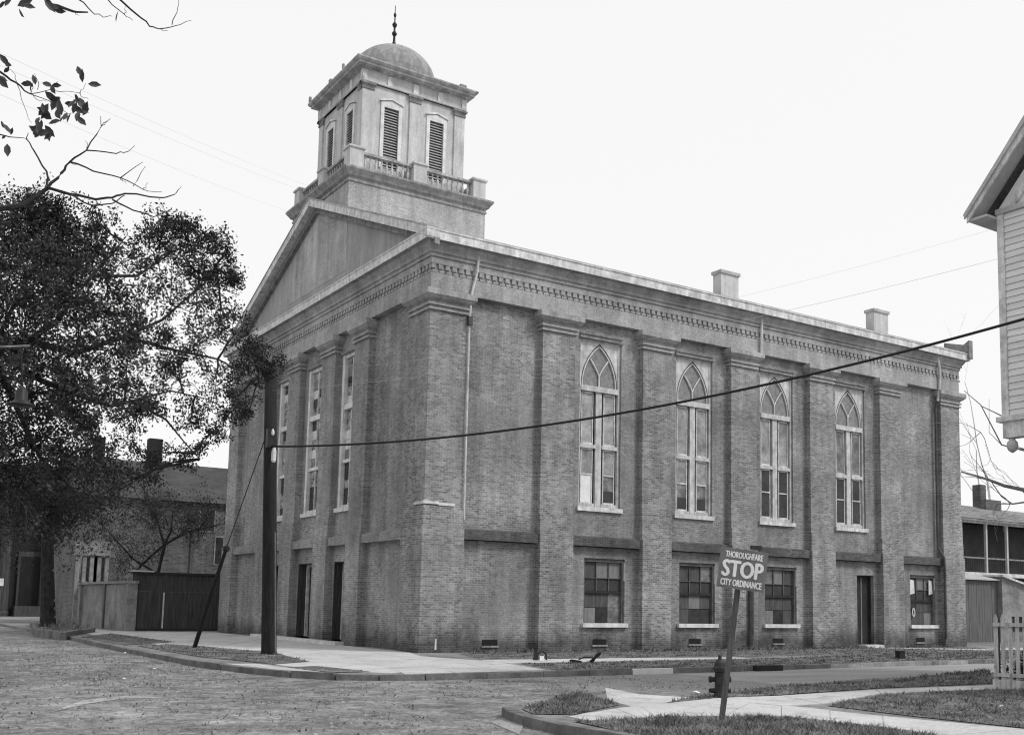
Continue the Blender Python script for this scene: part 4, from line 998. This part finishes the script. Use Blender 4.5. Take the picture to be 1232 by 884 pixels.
# ================================================================== TREES
def branch_pts(p0, d0, length, n, wob, grav=0.0):
    p, d = Vector(p0), Vector(d0).normalized(); pts = [p.copy()]
    for i in range(n):
        d = (d + Vector((random.gauss(0,wob),random.gauss(0,wob),random.gauss(0,wob)+grav))).normalized()
        p = p + d*(length/n); pts.append(p.copy())
    return pts
def grow(mb, p0, d0, length, r, depth, tips, spread=.75, wob=.16, grav=.0, kids=3, minr=.004, ratio=.62):
    n = 5; pts = branch_pts(p0, d0, length, n, wob, grav)
    rad = [max(minr, r*(1-.55*i/n)) for i in range(n+1)]
    mb.tube(pts, rad, 5 if r > .03 else 3, cap=False)
    if depth == 0: tips.append(pts[-1]); tips.append(pts[-3]); return
    for k in range(kids):
        t = random.uniform(.35, 1.0) if k else 1.0
        i = min(n, int(t*n)); d = (pts[i]-pts[max(0,i-1)]).normalized()
        v = Vector((random.gauss(0,1),random.gauss(0,1),random.gauss(0,.8)))
        nd = (d + v.normalized()*spread*random.uniform(.5,1.1)).normalized()
        grow(mb, pts[i], nd, length*ratio*random.uniform(.8,1.15), max(minr, rad[i]*.66), depth-1, tips, spread, wob, grav, kids, minr, ratio)
def leaf_mesh(name, pos_arr, size, mat, parent, aspect=.5, droop=0.0, fold=True):
    n = len(pos_arr); P = np.asarray(pos_arr)
    a = RNG.normal(size=(n,3)); a[:,2] -= droop; a /= np.linalg.norm(a,axis=1)[:,None]
    b = RNG.normal(size=(n,3)); b -= (b*a).sum(1)[:,None]*a; b /= np.linalg.norm(b,axis=1)[:,None]
    c = np.cross(a,b); L = size*RNG.uniform(.65,1.3,size=(n,1)); Wd = L*aspect
    base = P; mid1 = P + a*L*.5 + b*Wd*.5 + c*Wd*.15; tip = P + a*L; mid2 = P + a*L*.5 - b*Wd*.5 + c*Wd*.15
    V = np.stack([base,mid1,tip,mid2],1).reshape(-1,3) - np.array(world_base(parent))
    me = bpy.data.meshes.new(name)
    me.vertices.add(4*n); me.vertices.foreach_set('co', V.astype(np.float32).ravel())
    idx = np.arange(4*n).reshape(n,4); tri = np.concatenate([idx[:,[0,1,2]], idx[:,[0,2,3]]],1).reshape(-1)
    me.loops.add(6*n); me.loops.foreach_set('vertex_index', tri.astype(np.int32))
    me.polygons.add(2*n); me.polygons.foreach_set('loop_start', (np.arange(2*n)*3).astype(np.int32)); me.polygons.foreach_set('loop_total', np.full(2*n,3,np.int32))
    me.update(calc_edges=True); me.validate(); me.materials.append(mat)
    o = bpy.data.objects.new(name, me); COL.objects.link(o)
    if parent: o.parent = parent
    return o
def clump(centres, per, rad):
    c = np.repeat(np.asarray(centres), per, axis=0)
    return c + RNG.normal(size=c.shape)*rad
# --- big live oak, trunk just outside the left edge
OB = Vector((-14.9,-7.0,0))
oak = thing('oak_tree', OB, 'large dark evergreen oak spreading over the street at left', 'tree')
ob = MB(); tips = []
trunk = [OB+Vector((0,0,-.3)), OB+Vector((0,.05,.6)), OB+Vector((.1,.3,2.2)), OB+Vector((.15,.6,3.6))]
ob.tube(trunk, [.62,.45,.38,.36], 12, cap=False)
forks = at(-10,420,23.5)
ob.tube([trunk[-1], trunk[-1].lerp(forks,.5)+Vector((-.2,0,.2)), forks], [.36,.3,.24], 10, cap=False)
# crown volumes: (px, py, depth, radius) surveyed from the photograph, filled through their whole depth
vols = [(60,300,25,1.25),(105,300,25,1.0),(20,300,24,1.2),(70,350,23,1.5),(130,345,25,1.1),(30,400,22,1.7),(95,410,23,1.5),(150,400,25,1.3),(190,310,26,1.0),(225,320,27,.95),(250,355,27.5,1.0),(205,365,26,1.1),(190,420,25.5,1.1),(235,415,27,1.0),(275,410,28,.75),(40,470,22,1.6),(100,470,23,1.1),(150,455,25,.9),(215,455,27,.75),(262,450,28,.65),(40,540,23,1.6),(105,545,25,.9),(160,500,26,.6),(-40,430,22,2.6),(-60,320,24,2.4),(-30,560,22,2.2),(70,258,25,.6),(40,265,25,.7),(120,270,25,.55),(210,275,26.5,.5),(255,285,27,.55),(282,330,28,.5),(285,375,28.5,.6),(295,440,29.5,.55),(283,480,29.5,.45),(318,452,30.2,.32),(300,415,29.5,.5),(60,610,27,1.1),(130,590,28,.9),(175,570,29,.6),(230,500,27.5,.4),(190,545,28,.45),(275,285,27,.5),(292,305,27.5,.4),(240,280,27,.5),(180,275,26,.5),(300,330,28,.4),(255,520,28,.3),(240,545,28,.3),(215,560,28.5,.35),(270,500,28.5,.3),(325,440,30.3,.3),(300,495,29.8,.3),(310,425,30,.35)]
vols = [(x-18 if (x > 238 and y < 395) else x, y, d_, r_) for x, y, d_, r_ in vols]
cents = []; nodes = []
LIMBS = [([(-10,420,23.5),(35,410,23.6),(70,385,23.8),(110,332,24.5),(140,300,25),(152,284,25.4)],.15),
 ([(35,410,23.6),(90,425,24),(150,405,25),(195,385,25.8),(232,352,26.6),(258,322,27.5)],.13),
 ([(-10,420,23.5),(50,458,23.6),(108,480,24.3),(132,488,24.8),(160,482,25.4),(200,505,26.5),(222,532,27.2),(240,552,28)],.12),
 ([(-10,420,23.5),(18,365,23.6),(45,305,24.2),(62,262,24.8)],.12),
 ([(-10,420,23.5),(20,490,22.5),(48,550,22.5),(90,590,24),(125,612,25.5)],.12),
 ([(150,405,25),(205,420,26.3),(262,432,28),(300,452,29.3),(318,462,30.2)],.07),
 ([(110,332,24.5),(165,332,25.5),(205,305,26.3),(240,284,27),(254,274,27.4)],.07),
 ([(160,482,25.4),(205,470,26.5),(250,480,27.6),(285,500,28.8)],.05),
 ([(-10,420,23.5),(-50,360,23.5),(-60,300,24)],.12), ([(-10,420,23.5),(-50,520,22.5),(-30,590,22.5)],.1)]
for pl, r0 in LIMBS:
    pp = [at(*q) for q in pl]
    ob.tube(pp, [max(.012, r0*.62*(1-.9*i/(len(pp)-1))) for i in range(len(pp))], 6, cap=False)
    for a, b in zip(pp[:-1], pp[1:]): nodes += [a.lerp(b, t) for t in (0, .33, .66)]
    nodes.append(pp[-1])
def nearest(c): return min(nodes, key=lambda q: (q-c).length)
for (px, py, dp, rr) in vols:
    c = at(px, py, dp); nd = nearest(c)
    if (nd-c).length > .25: ob.tube([nd, nd.lerp(c,.5)+Vector((0,0,random.uniform(-.05,.2))), c], [.035,.025,.012], 5, cap=False)
    dens = (1.9 if px < 90 else (.9 if px < 170 else .56))*random.uniform(.75,1.25)
    for k in range(int((6+10*rr)*dens)):
        v = Vector((random.gauss(0,1),random.gauss(0,1),random.gauss(0,1))).normalized()
        q0 = c.lerp(nd, random.uniform(0,.5)); q1 = c + v*rr*random.uniform(.3,1.25)
        bend = q0.lerp(q1,.5) + Vector((0,0,random.uniform(-.1,.25)))
        ob.tube([q0, bend, q1], [.016,.010,.004], 3, cap=False)
        for j in range(3):
            w_ = q1 + Vector((random.gauss(0,1),random.gauss(0,1),random.gauss(-.25,.7)))*.32*min(1,rr)
            ob.tube([bend.lerp(q1,random.uniform(.3,1)), w_], [.007,.003], 3, cap=False); cents.append(w_)
            if j == 0: cents.append(bend.lerp(q1, random.uniform(.4,1)))
    if px < 120 and 330 < py < 600:
        for k in range(int(4*rr**2)): cents.append(c + Vector((random.gauss(0,1),random.gauss(0,1),random.gauss(0,1))).normalized()*rr*random.uniform(.2,1))
ob.build('trunk', M['bark'], oak)
leaf_mesh('crown', clump(cents, 25, .085), .088, M['leaf'], oak, .5, .3)
# --- street tree with whitewashed bands in the planter bed
TB = gr(57,757)
stt = thing('street_tree', TB, 'banded trunk tree growing from the stone edged planter bed', 'tree')
D2 = float((AX@(np.array(TB)-CAM))[2])
tb_ = MB(); tp = at(57,640,D2); tb_.tube([TB+Vector((0,0,-.2)),TB+Vector((0,0,.3)),TB.lerp(tp,.6),tp], [.48,.36,.3,.26], 10, cap=False)
c2 = []
for k in range(9):
    e = at(random.uniform(0,140), random.uniform(560,630), D2+random.uniform(-3,3)); tb_.tube([tp, tp.lerp(e,.5)+Vector((0,0,.3)), e], [.14,.08,.02], 5, cap=False)
    for j in range(26):
        v = Vector((random.gauss(0,1),random.gauss(0,1),random.gauss(0,.7))); c2.append(e+v*1.2)
tb_.build('trunk', M['bark'], stt)
for z0 in (.55,.95,1.35):
    MB().lathe([(.345,z0),(.35,z0+.02),(.345,z0+.13)], (TB.x,TB.y,0), 12).build('trunk_band', M['weathered_trim'], stt)
leaf_mesh('crown', clump(c2, 44, .28), .11, M['leaf'], stt, .55, .2)
# --- garden tree behind the gate
GT = on_y(196,760,27.0); GT.z = 0; D3 = float((AX@(np.array(GT)-CAM))[2])
gtr = thing('garden_tree', GT, 'small spreading tree with thin leaves behind the board gate', 'tree')
tb_ = MB(); k0 = at(198,655,D3)
tb_.tube([GT, at(190,690,D3), k0], [.14,.1,.08], 6, cap=False); c3 = []
for pts in (((198,655),(215,645),(240,635),(255,615)),((198,655),(180,670),(165,685)),((198,655),(206,638),(208,615)),((198,655),(225,640),(262,632)),((190,690),(160,672),(140,650),(122,630)),((198,655),(190,630),(175,600))):
    pp = [at(x,y,D3+.3*i) for i,(x,y) in enumerate(pts)]; tb_.tube(pp, [.07*(1-.22*i) for i in range(len(pp))], 5, cap=False)
    for q in pp[1:]:
        for j in range(5): grow(tb_, q, Vector((random.gauss(0,1),random.gauss(0,1),random.gauss(.5,.6))), 1.0, .02, 1, c3, kids=2)
tb_.build('trunk', M['bark'], gtr)
cc = [at(random.gauss(185,34), random.gauss(618,16), D3+random.gauss(0,1.0)) for _ in range(110)]
leaf_mesh('crown', clump([tuple(c) for c in cc+c3], 22, .22), .12, M['leaf_far'], gtr, .5, .2)
# --- near tree: bare twigs and broad leaves in the upper left corner
NB = at(-420,700,9.0); NB.z = 0
nr = thing('near_tree', NB, 'near tree with bare twigs and broad leaves hanging into the top left corner', 'tree')
nb_ = MB(); DN = 9.0
root = at(-330,200,DN); nb_.tube([NB+Vector((0,0,-.2)), NB+Vector((0,0,.5)), NB.lerp(root,.6), root], [.3,.22,.16,.11], 10, cap=False)
def tw(pts, r0, r1, dd=0.0):
    fin = []
    for (x0,y0),(x1,y1) in zip(pts[:-1], pts[1:]):
        for t in (0,.3,.65): fin.append((x0+(x1-x0)*t+(random.uniform(-1.3,1.3) if t else 0), y0+(y1-y0)*t+(random.uniform(-1.3,1.3) if t else 0)))
    fin.append(pts[-1])
    pp = [at(x,y,DN+dd+.02*i) for i,(x,y) in enumerate(fin)]
    nb_.tube(pp, list(np.linspace(r0,r1,len(pp))), 5, cap=False)
tw([(-330,200),(-150,290),(-40,262)], .09, .03); tw([(-40,262),(0,251),(28,246),(58,226)], .03, .017)
tw([(58,226),(74,208),(84,195),(104,181),(122,152)], .014, .004); tw([(122,152),(133,143)], .004,.002); tw([(122,152),(121,140)], .004,.002)
tw([(58,226),(56,206),(40,180),(32,168),(34,160)], .01,.003); tw([(104,181),(140,185),(155,182),(162,175)], .006,.002)
tw([(84,195),(112,206),(145,214),(172,228),(195,231)], .008,.002); tw([(145,214),(172,195)], .005,.002); tw([(160,224),(175,200)], .004,.002)
tw([(58,226),(85,234),(115,240),(135,238),(150,233),(195,238),(210,234),(218,225)], .014,.003); tw([(85,234),(110,247),(135,245),(150,235)], .008,.004); tw([(135,240),(160,253),(185,261),(196,259)], .008,.003)
tw([(-330,200),(-160,-60),(40,-20)], .08, .03); tw([(40,-20),(62,6),(88,14),(106,15)], .02, .006); tw([(95,0),(110,14),(124,21),(135,20)], .006,.002); tw([(130,0),(150,18),(160,25)], .005,.002)
tw([(140,-4),(165,18),(180,32),(192,35),(212,31),(230,25)], .009,.002); tw([(207,30),(213,15),(215,0)], .004,.002); tw([(40,-20),(140,-6)], .02,.009)
tw([(-330,200),(-120,40),(-30,70)], .08,.02); tw([(-30,70),(2,88),(20,100),(36,113)], .012,.006); tw([(36,113),(60,122),(75,133)], .004,.002); tw([(36,113),(60,108),(95,112)], .004,.002); tw([(20,100),(30,130),(38,148)], .003,.0015)
tw([(-30,70),(-10,160),(12,165),(35,168)], .01,.002,.1)
for x,y,a,L in ((58,226,70,14),(104,181,80,12),(122,152,20,9),(84,195,-30,12),(145,214,-60,10),(172,228,40,10),(115,240,-70,9),(36,113,60,16),(36,113,-40,22),(60,122,-60,14),(75,133,-30,12),(60,108,30,14),(95,112,40,14),(95,112,-50,14),(45,108,85,20),(20,100,100,18),(88,14,-50,9),(150,18,70,10),(192,35,-30,10),(62,6,-70,10)):
    tw([(x,y),(x+L*.5*math.cos(math.radians(a)),y-L*.5*math.sin(math.radians(a))),(x+L*math.cos(math.radians(a+15)),y-L*math.sin(math.radians(a+15)))], .003,.0015)
nb_.build('trunk', M['bark'], nr)
lf = MB()
def leaf(px, py, ang, L, dd=0):
    c = at(px,py,DN+dd); a = math.radians(ang); k = L*1.08/FPX*DN
    u = (Vector(AX[0])*math.cos(a)+Vector(AX[1])*math.sin(a)+Vector(AX[2])*random.uniform(-.5,.5)).normalized()
    v = u.cross(Vector(AX[2])+Vector((random.uniform(-.7,.7),random.uniform(-.7,.7),random.uniform(-.7,.7)))).normalized(); nn_ = u.cross(v)
    pts = [(-.5,0),(-.2,.2),(.12,.22),(.5,0)]
    b = len(lf.v)
    for t, w_ in pts: lf.v.append(tuple(c+u*k*t+v*k*w_+nn_*k*.06*(w_>0)))
    for t, w_ in pts[1:3]: lf.v.append(tuple(c+u*k*t-v*k*w_+nn_*k*.06))
    lf.f += [(b,b+1,b+2,b+3),(b,b+3,b+5,b+4)]
for x,y,a,L in ((5,72,120,15),(10,78,-20,12),(4,100,-40,16),(8,84,30,10),(41,96,100,12),(32,101,5,13),(57,102,-20,14),(64,108,-50,14),(99,91,85,15),(114,102,-10,15),(62,117,-50,17),(68,122,-30,16),(72,130,-70,16),(64,126,-100,14),(93,118,120,14),(87,125,60,14),(98,125,-60,18),(103,130,60,16),(94,132,-30,15),(99,135,170,14),(90,130,80,14),(98,146,-50,15),(54,132,60,16),(56,140,-30,14),(52,130,110,13),(50,135,40,12),(70,138,-60,16),(76,142,60,14),(66,147,10,16),(44,155,60,17),(48,158,-40,18),(52,160,10,16),(42,156,150,15),(60,158,-60,16),(57,163,-80,14),(50,150,90,13),(83,142,70,12),(4,150,-40,14),(8,155,-60,14),(14,158,70,9),(5,165,30,8),(9,181,-80,16),(60,8,-40,16),(30,4,30,18),(26,16,-60,14),(10,2,60,14),(141,20,85,14),(65,9,-20,16),(72,13,-10,14),(35,8,0,14),(3,6,40,12),(2,95,-30,14)):
    leaf(x, y, a+random.uniform(-12,12), L, random.uniform(-.25,.25)); (leaf(x+random.uniform(-6,6), y+random.uniform(-6,6), a+random.uniform(-70,70), L*.85, random.uniform(-.3,.3)) if 25 < x < 110 and y > 85 and random.random() < .6 else None)
for k in range(260):
    leaf(random.uniform(-330,-30), random.uniform(-60,200), random.uniform(0,360), random.uniform(12,18), random.uniform(-.8,.8))
lf.build('leaves', M['leaf_near'], nr)
# --- faint bare trees at right
def bare(px, py, dp, h, r, mat, label, depth=4, kids=3, minr=.012, lean=(0,0,1)):
    b = at(px, py, dp); b.z = 0
    t = thing('bare_tree', b, label, 'tree'); mb = MB(); tp_ = []
    grow(mb, b, Vector(lean), h, r, depth, tp_, .8, .1, .03, kids, minr, .66)
    mb.build('trunk', M[mat], t); return t
random.seed(21)
bare(1212,760,84,12,.2,'bark_hazed','faint bare tree with haze-lightened twigs rising behind the porch house',5,2,.008,(-.05,0,1))
random.seed(5)
rb_ = at(1330,720,30); rb_.z = 0
rt_ = thing('bare_tree', rb_, 'bare dark branch reaching in from the right before the porch house', 'tree'); mb = MB()
k1 = at(1320,600,30)
mb.tube([rb_, k1], [.16,.1], 8, cap=False)
def rw(pts, r0, r1):
    pp = [at(x,y,30+.2*i) for i,(x,y) in enumerate(pts)]; mb.tube(pp, list(np.linspace(r0,r1,len(pp))), 5, cap=False)
rw([(1320,600),(1270,592),(1232,589),(1208,584),(1190,577),(1170,571),(1156,567)], .08,.02)
rw([(1270,592),(1245,602),(1218,606),(1205,597),(1191,577)], .035,.012); rw([(1232,540),(1215,535)], .02,.01); rw([(1320,600),(1280,560),(1245,545),(1205,535),(1180,487),(1160,470)], .04,.01)
rw([(1232,505),(1205,500),(1180,488)], .025,.012); rw([(1218,606),(1200,606),(1195,620)], .015,.006); rw([(1205,535),(1190,520),(1190,480)], .012,.005)
for p in ((1190,577),(1215,606),(1180,520),(1240,600)):
    for k in range(3): grow(mb, at(*p,30.5), Vector((random.gauss(-.5,1),random.gauss(0,1),random.gauss(.3,1))), 1.0, .012, 2, [], kids=2, minr=.005)
mb.build('trunk', M['bark_mid'], rt_)

# --- added dark bush that darkens the gaps between the pickets
SB_ = f0 + fdir*1.0 - FS*.75
shb = thing('filler_shrub', SB_, 'dark leafy bush added to darken the gaps of the picket fence', 'filler_shrub')
mb = MB()
cs = []
for k in range(16):
    e = SB_ + fdir*random.uniform(-.75,1.6) + FS*random.uniform(-.25,.3) + Vector((0,0,random.uniform(.25,1.2)))
    mb.tube([SB_+fdir*random.uniform(-.5,.9), e], [.02,.008], 4, cap=False)
    for j in range(9): cs.append(e+Vector((random.gauss(0,.18),random.gauss(0,.18),random.gauss(0,.2))))
mb.build('stems', M['bark'], shb)
cs = [c for c in cs if c.z > .05 and c.z < 1.4 and (c-f0).dot(FS) < -.14]
leaf_mesh('foliage', clump([tuple(c) for c in cs], 34, .09), .07, M['leaf'], shb, .55, .1)
# ================================================================== GRASS (blades, nobody could count them)
def in_poly(P, poly):
    x, y = P[:,0], P[:,1]; c = np.zeros(len(P), bool); n = len(poly); j = n-1
    for i in range(n):
        xi, yi = poly[i]; xj, yj = poly[j]
        m_ = ((yi > y) != (yj > y)) & (x < (xj-xi)*(y-yi)/(yj-yi+1e-12)+xi); c ^= m_; j = i
    return c
def clumpy(P, s=1.6):
    return 0.5+0.5*np.sin(P[:,0]*s*2.1+1.3*np.sin(P[:,1]*s*1.7))*np.cos(P[:,1]*s*1.9+1.1*np.sin(P[:,0]*s*2.3))
zones = [
 ('px', [(628,853),(690,833),(728,842),(745,848),(690,860),(640,859)], 1500, .075),
 ('px', [(690,868),(800,863),(940,863),(1063,876),(1140,888),(1130,905),(800,900),(745,880)], 1500, .085),
 ('px', [(800,846),(850,835),(940,825),(1054,819),(1190,806),(1196,822),(1054,828),(940,836),(860,840)], 520, .075),
 ('px', [(995,849),(1060,836),(1115,833),(1196,829),(1300,832),(1400,860),(1232,876),(1100,862)], 700, .07),
 ('xy', [(-.8,-9.2),(4,-9.3),(9,-9.0),(16,-8.7),(26,-8.6),(26,-4.5),(16,-5.0),(9,-6.2),(4,-6.2),(-.2,-6.3)], 200, .05),
 ('xy', [(-.1,-4.2),(9,-5.0),(27,-4.4),(27,-.6),(1,-.7)], 70, .045),
 ('xy', [(1.4,-.9),(27,-.7),(27,.2),(1.4,.2)], 150, .11),
 ('px', [(97,766),(135,762),(210,772),(150,776)], 90, .05),
 ('px', [(165,777),(205,775),(240,777),(330,785),(372,796),(330,799),(240,790)], 150, .05),
 ('px', [(345,803),(380,801),(446,808),(400,809)], 180, .035),
 ('px', [(40,752),(46,761),(75,764),(108,759),(80,753)], 60, .35),
]
GP, GH = [], []
patch_i = 0
for mode, poly, dens, h in zones:
    pl = [tuple(gr(*p)[:2]) for p in poly] if mode == 'px' else poly
    a = np.array(pl); lo, hi = a.min(0), a.max(0); area = (hi-lo).prod()
    n = int(area*dens); P = RNG.uniform(lo, hi, size=(n,2)); P = P[in_poly(P, pl)]
    P = P[RNG.random(len(P)) < .12+.88*clumpy(P)**1.6]
    GP.append(P); GH.append(np.full(len(P), h))
    MB().poly([(p[0],p[1],.014 if mode=='px' else .003) for p in pl]).build('turf', M['turf'], kind='structure')
P = np.concatenate(GP); H_ = np.concatenate(GH)*RNG.uniform(.4,1.35,len(P))*(.6+.7*clumpy(P,2.3)); n = len(P)
ang = RNG.uniform(0,2*math.pi,n); wd = .006+.005*RNG.random(n); wd = wd*np.clip(np.linalg.norm(P-CAM[:2],axis=1)/13,1,3)
lean = RNG.normal(size=(n,2))*H_[:,None]*.8
b0 = np.column_stack([P[:,0]-np.cos(ang)*wd, P[:,1]-np.sin(ang)*wd, np.full(n,.0)]); b1 = np.column_stack([P[:,0]+np.cos(ang)*wd, P[:,1]+np.sin(ang)*wd, np.full(n,.0)])
t0 = np.column_stack([P+lean, H_])
V = np.stack([b0,b1,t0],1).reshape(-1,3)
me = bpy.data.meshes.new('grass'); me.vertices.add(3*n); me.vertices.foreach_set('co', V.astype(np.float32).ravel())
me.loops.add(3*n); me.loops.foreach_set('vertex_index', np.arange(3*n).astype(np.int32)); me.polygons.add(n)
me.polygons.foreach_set('loop_start', (np.arange(n)*3).astype(np.int32)); me.polygons.foreach_set('loop_total', np.full(n,3,np.int32))
me.update(calc_edges=True); me.materials.append(M['grass'])
go = bpy.data.objects.new('grass', me); COL.objects.link(go); go['kind'] = 'stuff'; go['label'] = 'short rough grass on the verges and corner lot'; go['category'] = 'grass'
# low weeds and straw scattered over the dirt crossing
n = 52000; P = np.column_stack([RNG.uniform(-15.5,1.5,n), RNG.uniform(-24,14,n)])
ok = ((P[:,0] < -8.0) | ((P[:,1] < -10.0) & (P[:,1] > -14.6) & (P[:,0] < 1.0)) | ((P[:,0] < -7.6) & (P[:,1] < -9.8)))
ok &= RNG.random(n) < np.clip(clumpy(P,1.1)*clumpy(P,3.1)*1.6-.1, 0, 1)
P = P[ok]; n = len(P); ang = RNG.uniform(0,2*math.pi,n); hh = RNG.uniform(.01,.06,n); wd = RNG.uniform(.008,.022,n); lean = RNG.normal(size=(n,2))*.03
V = np.stack([np.column_stack([P[:,0]-np.cos(ang)*wd, P[:,1]-np.sin(ang)*wd, np.full(n,R)]), np.column_stack([P[:,0]+np.cos(ang)*wd, P[:,1]+np.sin(ang)*wd, np.full(n,R)]), np.column_stack([P+lean, R+hh])],1).reshape(-1,3)
me = bpy.data.meshes.new('road_weeds'); me.vertices.add(3*n); me.vertices.foreach_set('co', V.astype(np.float32).ravel())
me.loops.add(3*n); me.loops.foreach_set('vertex_index', np.arange(3*n).astype(np.int32)); me.polygons.add(n)
me.polygons.foreach_set('loop_start', (np.arange(n)*3).astype(np.int32)); me.polygons.foreach_set('loop_total', np.full(n,3,np.int32))
M['straw'] = plain('straw', 0.19, 0.7, 3.0, 12.0)
me.update(calc_edges=True); me.materials.append(M['straw'])
o = bpy.data.objects.new('road_weeds', me); COL.objects.link(o); o['kind'] = 'stuff'; o['label'] = 'low weeds and straw scattered over the dirt crossing'; o['category'] = 'weeds'
# loose debris on the dirt road: pebbles and leaves
n = 6500; P = np.column_stack([RNG.uniform(-14,0,n), RNG.uniform(-22,16,n)]); P = P[(P[:,0] < -8.0) | ((P[:,1] < -10.2) & (P[:,1] > -13.8))]
db_ = MB()
for x, y in P:
    s = random.uniform(.012,.035) if random.random() < .85 else random.uniform(.035,.075); a = random.uniform(0,3)
    db_.v += [(x+s*math.cos(a+k*2.09), y+s*math.sin(a+k*2.09), R) for k in range(3)] + [(x,y,R+s*.7)]; b = len(db_.v)-4
    db_.f += [(b,b+1,b+3),(b+1,b+2,b+3),(b+2,b,b+3)]
o = db_.build('road_gravel', M['weathered_trim'], kind='stuff'); o['label'] = 'loose pebbles and crumbs scattered on the dirt road'; o['category'] = 'gravel'
print('objects', len(bpy.data.objects))
